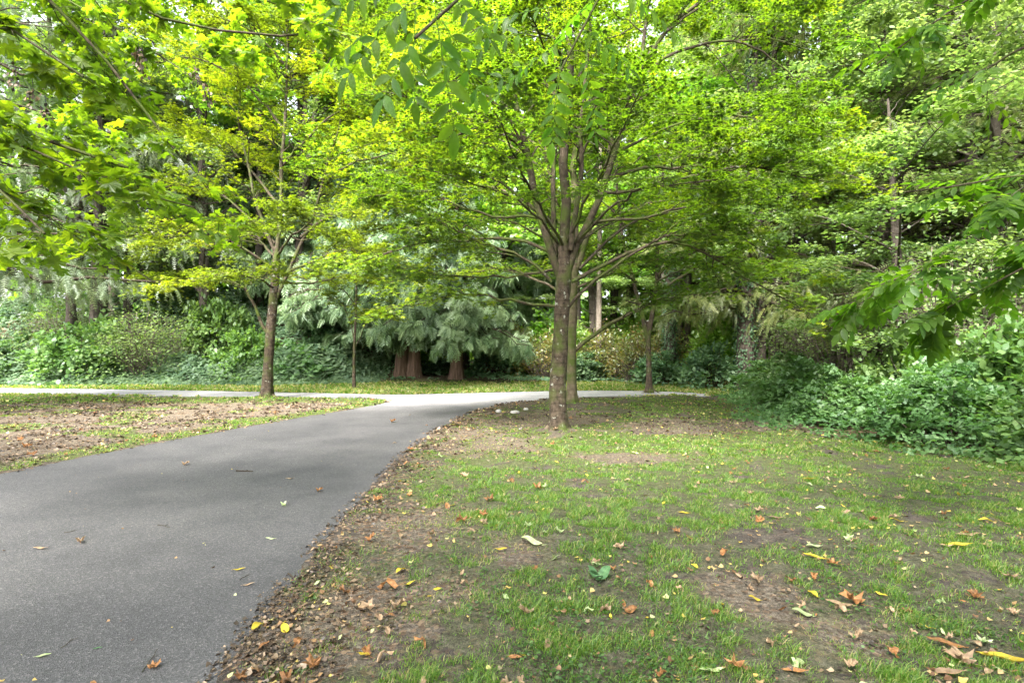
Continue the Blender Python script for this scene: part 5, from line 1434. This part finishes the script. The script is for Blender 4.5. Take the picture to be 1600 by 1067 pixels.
# ------------------------------------------------------------------ fallen leaves, each one a thing
def flat_mat(name, c1, c2, spot):
    m, t, out = node_mat(name)
    tc = N_(t, 'ShaderNodeTexCoord'); oi = N_(t, 'ShaderNodeObjectInfo')
    nz = N_(t, 'ShaderNodeTexNoise'); nz.inputs['Scale'].default_value = 4.5; nz.inputs['Detail'].default_value = 5; nz.noise_dimensions = '4D'
    t.links.new(tc.outputs['Object'], nz.inputs['Vector'])
    ml = N_(t, 'ShaderNodeMath', operation='MULTIPLY'); ml.inputs[1].default_value = 40; t.links.new(oi.outputs['Random'], ml.inputs[0]); t.links.new(ml.outputs[0], nz.inputs['W'])
    b = ramp(t, nz.outputs[0], [(.3, c1), (.6, c2), (.72, spot)]).outputs[0]
    v = N_(t, 'ShaderNodeHueSaturation'); mr = N_(t, 'ShaderNodeMapRange'); mr.inputs[3].default_value = .75; mr.inputs[4].default_value = 1.25
    t.links.new(oi.outputs['Random'], mr.inputs[0]); t.links.new(mr.outputs[0], v.inputs['Value']); t.links.new(b, v.inputs['Color'])
    # midrib
    sx = N_(t, 'ShaderNodeSeparateXYZ'); t.links.new(tc.outputs['Object'], sx.inputs[0])
    ab = N_(t, 'ShaderNodeMath', operation='ABSOLUTE'); t.links.new(sx.outputs[0], ab.inputs[0])
    rb = ramp(t, ab.outputs[0], [(.012, (1.25, 1.2, 1.1)), (.03, (1, 1, 1))]).outputs[0]
    c = mixc(t, 1, v.outputs[0], rb, 'MULTIPLY')
    p = N_(t, 'ShaderNodeBsdfPrincipled'); p.inputs['Roughness'].default_value = .6; p.inputs['Specular IOR Level'].default_value = .3
    t.links.new(c, p.inputs['Base Color'])
    tr = N_(t, 'ShaderNodeBsdfTranslucent'); t.links.new(c, tr.inputs[0])
    mx = N_(t, 'ShaderNodeMixShader'); mx.inputs[0].default_value = .25
    t.links.new(p.outputs[0], mx.inputs[1]); t.links.new(tr.outputs[0], mx.inputs[2]); t.links.new(mx.outputs[0], out.inputs[0])
    return m
F_ = {'orange-brown': flat_mat('orange brown leaf', (.11, .05, .02), (.30, .145, .055), (.42, .26, .13)),
      'tan': flat_mat('tan leaf', (.18, .115, .07), (.34, .24, .15), (.46, .35, .24)),
      'yellow': flat_mat('yellow leaf', (.36, .26, .025), (.50, .40, .04), (.30, .19, .03)),
      'pale green': flat_mat('pale green leaf', (.24, .32, .12), (.40, .47, .25), (.48, .48, .32)),
      'green': flat_mat('green leaf', (.05, .13, .05), (.09, .2, .08), (.16, .26, .12))}
def curled(shape, q):
    """leaf lying on the ground, tip along +Y, length 1"""
    if shape == 'maple':
        V, F = MAPLE_HI; V = V.copy(); V[:, 1] -= .42
        rr2 = V[:, 0] ** 2 + V[:, 1] ** 2
        V[:, 2] = .35 * (.9 + .7 * q) * rr2 * 2 + .14 * np.sin(V[:, 0] * 6 + q * 2) + .11 * np.sin(V[:, 1] * 7 + q); V[:, 0] *= .8
        st = np.array([[[0, -.42, .02], [.05, -.66, .03], [.12 * (q - 1), -.9, .07]]])
    elif shape == 'broad':
        V, F = lance(.27, 8, .22 + .2 * q, .15); V = V.copy(); V[:, 1] -= .5; V[:, 2] += .07 * np.sin(V[:, 1] * 7 + q * 2)
        st = np.array([[[0, -.5, .0], [.03, -.6, .02], [.05, -.7, .05]]])
    elif shape == 'long':
        V, F = lance(.15, 9, .3 + .35 * q, .0); V = V.copy(); V[:, 1] -= .5; V[:, 2] += .10 * (V[:, 1] * 2) ** 2 + .03 * np.sin(V[:, 1] * 9 + q)
        st = np.array([[[0, -.5, .1], [.01, -.56, .12], [.02, -.62, .13]]])
    else:  # crumpled scrap
        V, F = MAPLE_MD; V = V.copy(); V[:, 1] -= .42; V[:, 0] *= .6 - .1 * q
        V[:, 2] = .55 * np.abs(V[:, 0]) + .22 * np.sin(V[:, 1] * 7 + q * 2) + .15
        V[:, 0] *= np.cos(V[:, 1] * 1.5)
        st = np.array([[[0, -.42, .1], [.08, -.7, .14], [.2, -.95, .2]]])
    V[:, 2] -= V[:, 2].min()
    m = MB(); m.add(V, F); tubes(m, st, np.array([[.014, .012, .010]]), 3)
    return m
LP = {}
for sh in ('maple', 'broad', 'long', 'scrap'):
    for c in F_:
        for q in range(2):
            LP[sh, c, q] = None
def leaf_mesh(sh, c, q):
    if LP[sh, c, q] is None:
        LP[sh, c, q] = curled(sh, q).mesh('fallen_leaf', F_[c], smooth=(sh in ('broad', 'long')))
    return LP[sh, c, q]
SHW = {'maple': 'maple leaf', 'broad': 'broad oval leaf', 'long': 'narrow leaf', 'scrap': 'crumpled leaf'}
rf = np.random.default_rng(90)
def put_leaf(sh, c, x, y, s, label, group=None, rz=None, tilt=.18):
    o = bpy.data.objects.new('fallen_leaf', leaf_mesh(sh, c, int(rf.integers(0, 2)))); COL.objects.link(o)
    on = sdist([x], [y])[0]
    o.location = (x, y, gzz(x, y) + (.004 if on < 0 else .012)); o.scale = (s,) * 3
    o.rotation_euler = (rf.normal(0, tilt * (.3 if on < 0 else 1)), rf.normal(0, tilt * (.3 if on < 0 else 1)), rf.random() * 6.28 if rz is None else rz)
    return tag(o, label, 'leaf', group)
KEY = [  # px, py, shape, colour, length in m, rz, label
 (402, 986, 'broad', 'yellow', .115, 2.9, 'bright yellow oval leaf lying across the edge of the asphalt, front left'),
 (445, 989, 'broad', 'yellow', .10, .6, 'yellow-green oval leaf on brown crumbs just right of the path edge'),
 (374, 1064, 'maple', 'orange-brown', .10, 1., 'orange curled leaf at the very bottom of the path edge'),
 (374, 890, 'long', 'yellow', .10, -1.1, 'narrow yellow-green leaf on the asphalt left of the path edge'),
 (422, 842, 'long', 'pale green', .10, 1.4, 'pale narrow leaf on the asphalt near the path edge'),
 (499, 767, 'maple', 'orange-brown', .12, .4, 'curled orange leaf standing on the asphalt near its right edge'),
 (614, 659, 'maple', 'orange-brown', .20, .4, 'curled brown leaf in the middle of the path near the junction'),
 (62, 857, 'long', 'tan', .13, 1.5, 'long tan leaf on the asphalt at the left'),
 (443, 790, 'scrap', 'pale green', .09, .5, 'whitish leaf scrap on the asphalt'),
 (290, 726, 'maple', 'tan', .15, .5, 'flat pinkish tan leaf on the asphalt left of the black twig'),
 (68, 1025, 'long', 'pale green', .08, -.9, 'small pale green narrow leaf at the bottom left of the asphalt'),
 (153, 1013, 'long', 'green', .05, -1.2, 'small dark green leaf at the bottom left of the asphalt'),
 (452, 748, 'long', 'tan', .13, 1.4, 'thin pale leaf on the asphalt right of the black twig'),
 (496, 916, 'broad', 'pale green', .065, -.6, 'small grey-green oval leaf on the soil beside the path edge'),
 (830, 856, 'broad', 'pale green', .20, 1.3, 'large pale green leaf with a ragged stem end on the grass'),
 (783, 866, 'long', 'yellow', .12, -1.2, 'yellow narrow leaf left of the large pale green leaf'),
 (790, 940, 'broad', 'pale green', .08, .4, 'rounded pale leaf on the front grass below the large pale green leaf'),
 (623, 955, 'maple', 'tan', .15, .3, 'folded tan and yellow leaf standing in the front grass'),
 (572, 957, 'maple', 'tan', .14, 2.2, 'curled tan leaf on bare soil in front of the path edge'),
 (606, 925, 'scrap', 'orange-brown', .16, 1.2, 'long crumpled reddish leaf on the soil'),
 (640, 918, 'long', 'yellow', .13, -.6, 'yellow torn leaf beside the crumpled reddish one'),
 (815, 1032, 'broad', 'yellow', .07, 1.2, 'small yellow leaf in the front grass at the bottom centre'),
 (605, 992, 'scrap', 'tan', .08, .4, 'small tan folded leaf standing in the front grass'),
 (1183, 915, 'maple', 'tan', .14, 3.0, 'tan leaf standing on the first bare patch'),
 (1178, 943, 'broad', 'yellow', .09, 1.5, 'yellow leaf lying on the first bare patch'),
 (1270, 935, 'broad', 'yellow', .09, .3, 'curled yellow leaf between the two bare patches'),
 (1253, 967, 'broad', 'pale green', .13, 1.2, 'pale yellow-green triangular leaf above the second bare patch'),
 (1271, 875, 'long', 'yellow', .18, .9, 'long yellow leaf beneath the round pale green leaf'),
 (1271, 858, 'broad', 'pale green', .13, 1.6, 'round pale green leaf on the grass right of centre'),
 (1332, 860, 'broad', 'pale green', .13, 1.3, 'pale green leaf lying right of the round one'),
 (1262, 760, 'broad', 'pale green', .12, .5, 'whitish green leaf in the middle distance of the grass'),
 (1262, 751, 'long', 'yellow', .17, 1.2, 'yellow leaf just behind the whitish green one'),
 (1402, 817, 'broad', 'yellow', .14, 1.3, 'yellow leaf in the grass near the right side'),
 (1212, 811, 'long', 'tan', .16, 1.3, 'pale tan rolled leaf in the middle of the grass'),
 (1330, 946, 'maple', 'orange-brown', .20, 1.2, 'long orange-brown curled leaf above the second bare patch'),
 (1311, 950, 'long', 'tan', .18, .8, 'tan rolled leaf beside the orange-brown curled one'),
 (1417, 960, 'maple', 'orange-brown', .09, .2, 'small folded brown leaf right of the second bare patch'),
 (1390, 958, 'scrap', 'tan', .07, .2, 'little tan leaf left of the small folded brown leaf'),
 (1522, 935, 'maple', 'orange-brown', .12, .4, 'orange curled leaf standing near the right side'),
 (1565, 1037, 'long', 'yellow', .24, .85, 'large bright yellow pointed leaf in the bottom right corner'),
 (1475, 1012, 'long', 'orange-brown', .2, 1.2, 'long orange curled leaf left of the large yellow one'),
 (1500, 1040, 'maple', 'tan', .18, 1.1, 'crumpled tan leaf at the bottom right'),
 (1476, 1060, 'long', 'tan', .18, 1.3, 'rolled tan leaf at the very bottom right'),
 (1110, 1058, 'long', 'pale green', .16, 1.9, 'pale green rolled leaf at the bottom centre right'),
 (1148, 1050, 'maple', 'orange-brown', .14, 1.1, 'brown curled leaf at the bottom, right of the pale green rolled leaf'),
 (1240, 1058, 'long', 'orange-brown', .13, 1.2, 'thin brown leaf at the bottom, below the bare patches'),
 (1495, 855, 'long', 'yellow', .2, 1.1, 'long yellow leaf at the right, behind the orange ones'),
 (1510, 838, 'long', 'tan', .2, 1.4, 'long pale leaf at the right, behind the long yellow one'),
 (1540, 818, 'broad', 'yellow', .14, 1.3, 'yellow and tan leaf near the right edge in the middle distance'),
 (1580, 907, 'maple', 'tan', .13, 1.0, 'tan leaf pair near the right edge'),
 (1583, 962, 'maple', 'tan', .1, .4, 'rounded tan leaf at the right edge'),
 (765, 787, 'maple', 'orange-brown', .16, .3, 'orange-brown curled leaf in the grass below the large maple'),
 (755, 810, 'maple', 'orange-brown', .14, .8, 'reddish curled leaf just in front of another below the large maple'),
 (722, 820, 'scrap', 'orange-brown', .13, 1.6, 'dark reddish leaf left of two orange-brown ones'),
 (840, 768, 'scrap', 'orange-brown', .14, .3, 'brown leaf in the grass right of the orange-brown pair'),
 (589, 785, 'maple', 'orange-brown', .16, .3, 'orange leaf heap at the path edge'),
 (725, 748, 'maple', 'tan', .15, 1.1, 'tan leaf at mid distance between path and large maple'),
 (1068, 805, 'long', 'yellow', .12, 1.2, 'yellow and white leaf in the middle of the grass'),
 (1085, 890, 'broad', 'yellow', .07, .5, 'small yellow leaf in front of the middle grass'),
 (932, 888, 'broad', 'pale green', .09, 1.2, 'pale curled leaf above the dark green sprig'),
 (968, 862, 'maple', 'tan', .13, 1.2, 'striped tan leaf in the centre of the grass'),
 (1014, 919, 'scrap', 'orange-brown', .09, .2, 'dark brown crumpled leaf right of the dark green sprig'),
 (1118, 968, 'maple', 'orange-brown', .09, .2, 'orange-brown leaf left of the first bare patch'),
 (40, 700, 'maple', 'orange-brown', .22, 1.2, 'orange leaf heap on the worn left lawn'),
 (50, 712, 'maple', 'orange-brown', .2, .2, 'dark orange leaf in front of the heap on the worn left lawn'),
]
used = []
for px_k, py_k, sh, c, s, rz, lb in KEY:
    p = G(px_k, py_k); used.append(p[:2])
    put_leaf(sh, c, p[0], p[1], s * (.62 if sh == 'maple' else .85), lb, rz=rz, tilt=.12)
# the many small ones, alike within their zone
def zone(x, y, s):
    if s < 0: return 'on the open asphalt'
    if x < -1.7 and y > 6: return 'on the worn brown lawn left of the path'
    if s < .45: return 'among crumbs at the right asphalt edge'
    if y > 9: return 'on the thin grass around the large forked maple'
    if x > 2.6 and y < 6.5: return 'in the grass towards the right edge'
    if y < 4.3: return 'in the grass nearest the viewer'
    return 'in the open grass in front of the large maple'
cnt = 0
while cnt < 300 - len(KEY) - 4:
    y = 2.5 + 13 * rf.random() ** 1.5; x = (rf.random() * 2 - 1) * y * .86
    s = float(sdist([x], [y])[0])
    if s < 0 and rf.random() > .10: continue
    if s > 1.0 and y > 9 and rf.random() > .4: continue
    if x < -1.7 and s > 0 and rf.random() > .5: continue
    if x > edge_right(y) - .2: continue
    if s < 0 and y > 12: continue
    if s > .5 and rf.random() > .75: continue
    c = rf.choice(['orange-brown', 'orange-brown', 'tan', 'tan', 'yellow', 'pale green'])
    if s < 0.5: c = rf.choice(['orange-brown', 'orange-brown', 'tan'])
    sh = rf.choice(['maple', 'scrap', 'scrap', 'broad', 'long'] if c != 'yellow' else ['broad', 'long', 'long'])
    zn = zone(x, y, s)
    size = .045 + .05 * rf.random()
    sw = 'small' if size < .07 else 'larger'
    put_leaf(sh, c, x, y, size, f'{sw} {c} {SHW[sh]} {zn}', group=f'fallen leaves {zn}', tilt=.3)
    cnt += 1
# dark green fresh sprig on the grass
p = G(935, 912); sp = empty('leaf_sprig', (p[0], p[1], gzz(p[0], p[1]) + .01), .4, 'dark green leafy sprig lying on the grass in front of the large maple', 'sprig')
m = MB(); tubes(m, np.array([[[-.05, 0, .01], [0, .01, .02], [.06, .02, .015]]]), np.array([[.004, .003, .002]]), 5); m.obj('stalk', B_TWIG, sp)
for a_, s_, zz in ((.2, .13, .02), (-1.2, .14, .02), (1.9, .11, .05), (2.8, .10, .02)):
    o = bpy.data.objects.new('leaf', leaf_mesh('broad', 'green', 0)); COL.objects.link(o); o.parent = sp
    o.location = (-math.sin(a_) * s_ * .5 * .9, math.cos(a_) * s_ * .45, zz); o.scale = (s_,) * 3; o.rotation_euler = (.3, .2, a_)
# twigs on the path
def twig(px1, py1, px2, py2, r0, label):
    a = G(px1, py1); b = G(px2, py2); c = (a + b) / 2
    Q = wiggle(resample([a - c, (b - a) * .1, b - c], 8), .006, rf) ; Q[:, 2] = r0 + .002
    m = MB(); tubes(m, Q[None], np.linspace(r0, r0 * .6, 8)[None], 6)
    # a short side spur
    tubes(m, np.array([[Q[4], Q[4] + np.array([.012, .01, .006]), Q[4] + np.array([.025, .012, .008])]]), np.array([[r0 * .6, r0 * .5, r0 * .3]]), 5)
    o = m.obj('twig', B_TWIG); o.location = tuple(c); tag(o, label, 'twig')
twig(369, 736, 395, 737, .009, 'short black twig lying across the middle of the asphalt')
twig(222, 1050, 246, 1014, .0022, 'thin long twig on the asphalt at the bottom left')
twig(95, 1012, 122, 996, .0018, 'very thin stalk on the asphalt at the far bottom left')
twig(246, 820, 265, 824, .003, 'thin curved twig in the centre of the asphalt')
twig(374, 906, 390, 897, .002, 'thin stalk on the asphalt below the narrow yellow-green leaf')
twig(100, 832, 120, 828, .002, 'thin stalk at the left of the asphalt beside the tan leaf')
twig(1290, 985, 1400, 1003, .003, 'long thin stalk lying across the grass below the second bare patch')
twig(1480, 978, 1590, 1012, .003, 'long pale stalk lying in the grass at the right')
twig(450, 897, 470, 908, .006, 'short dark stick on the crumbling edge of the asphalt')
# pale stones by the path
for i, (px_k, py_k, sx, sy, lb) in enumerate(((805, 644.5, .11, .07, 'larger flat whitish stone on the soil left of the large maple'), (822, 640, .06, .04, 'small whitish stone behind the larger flat one'), (779, 643.5, .06, .04, 'leftmost small whitish stone near the larger flat one'))):
    p = G(px_k, py_k); bmx = bmesh.new(); bmesh.ops.create_icosphere(bmx, subdivisions=3, radius=1)
    for v_ in bmx.verts:
        f = 1 + .35 * (float(vnoise(v_.co.x * 2 + i * 7 + 9, v_.co.y * 2 + v_.co.z + 5, i)) - .5)
        v_.co = Vector((v_.co.x * sx * f, v_.co.y * sy * f, v_.co.z * .045 * f))
    me = bpy.data.meshes.new('stone'); bmx.to_mesh(me); bmx.free()
    m_, t_, o_ = node_mat('pale stone'); pb = N_(t_, 'ShaderNodeBsdfPrincipled'); pb.inputs['Roughness'].default_value = .9
    nz = N_(t_, 'ShaderNodeTexNoise'); nz.inputs['Scale'].default_value = 20; t_.links.new(ramp(t_, nz.outputs[0], [(.35, (.2, .19, .18)), (.6, (.45, .43, .40))]).outputs[0], pb.inputs['Base Color']); t_.links.new(pb.outputs[0], o_.inputs[0])
    me.materials.append(m_)
    for pg in me.polygons: pg.use_smooth = True
    o = bpy.data.objects.new('stone', me); COL.objects.link(o); o.location = (p[0], p[1], gzz(p[0], p[1]) + .015); tag(o, lb, 'stone')

if __name__ == '__main__':
    seen = set(); tot = 0
    for o in bpy.data.objects:
        if o.type == 'MESH' and o.data.name not in seen:
            seen.add(o.data.name); tot += len(o.data.loops) - 2 * len(o.data.polygons)
    print('TRIANGLES', tot)
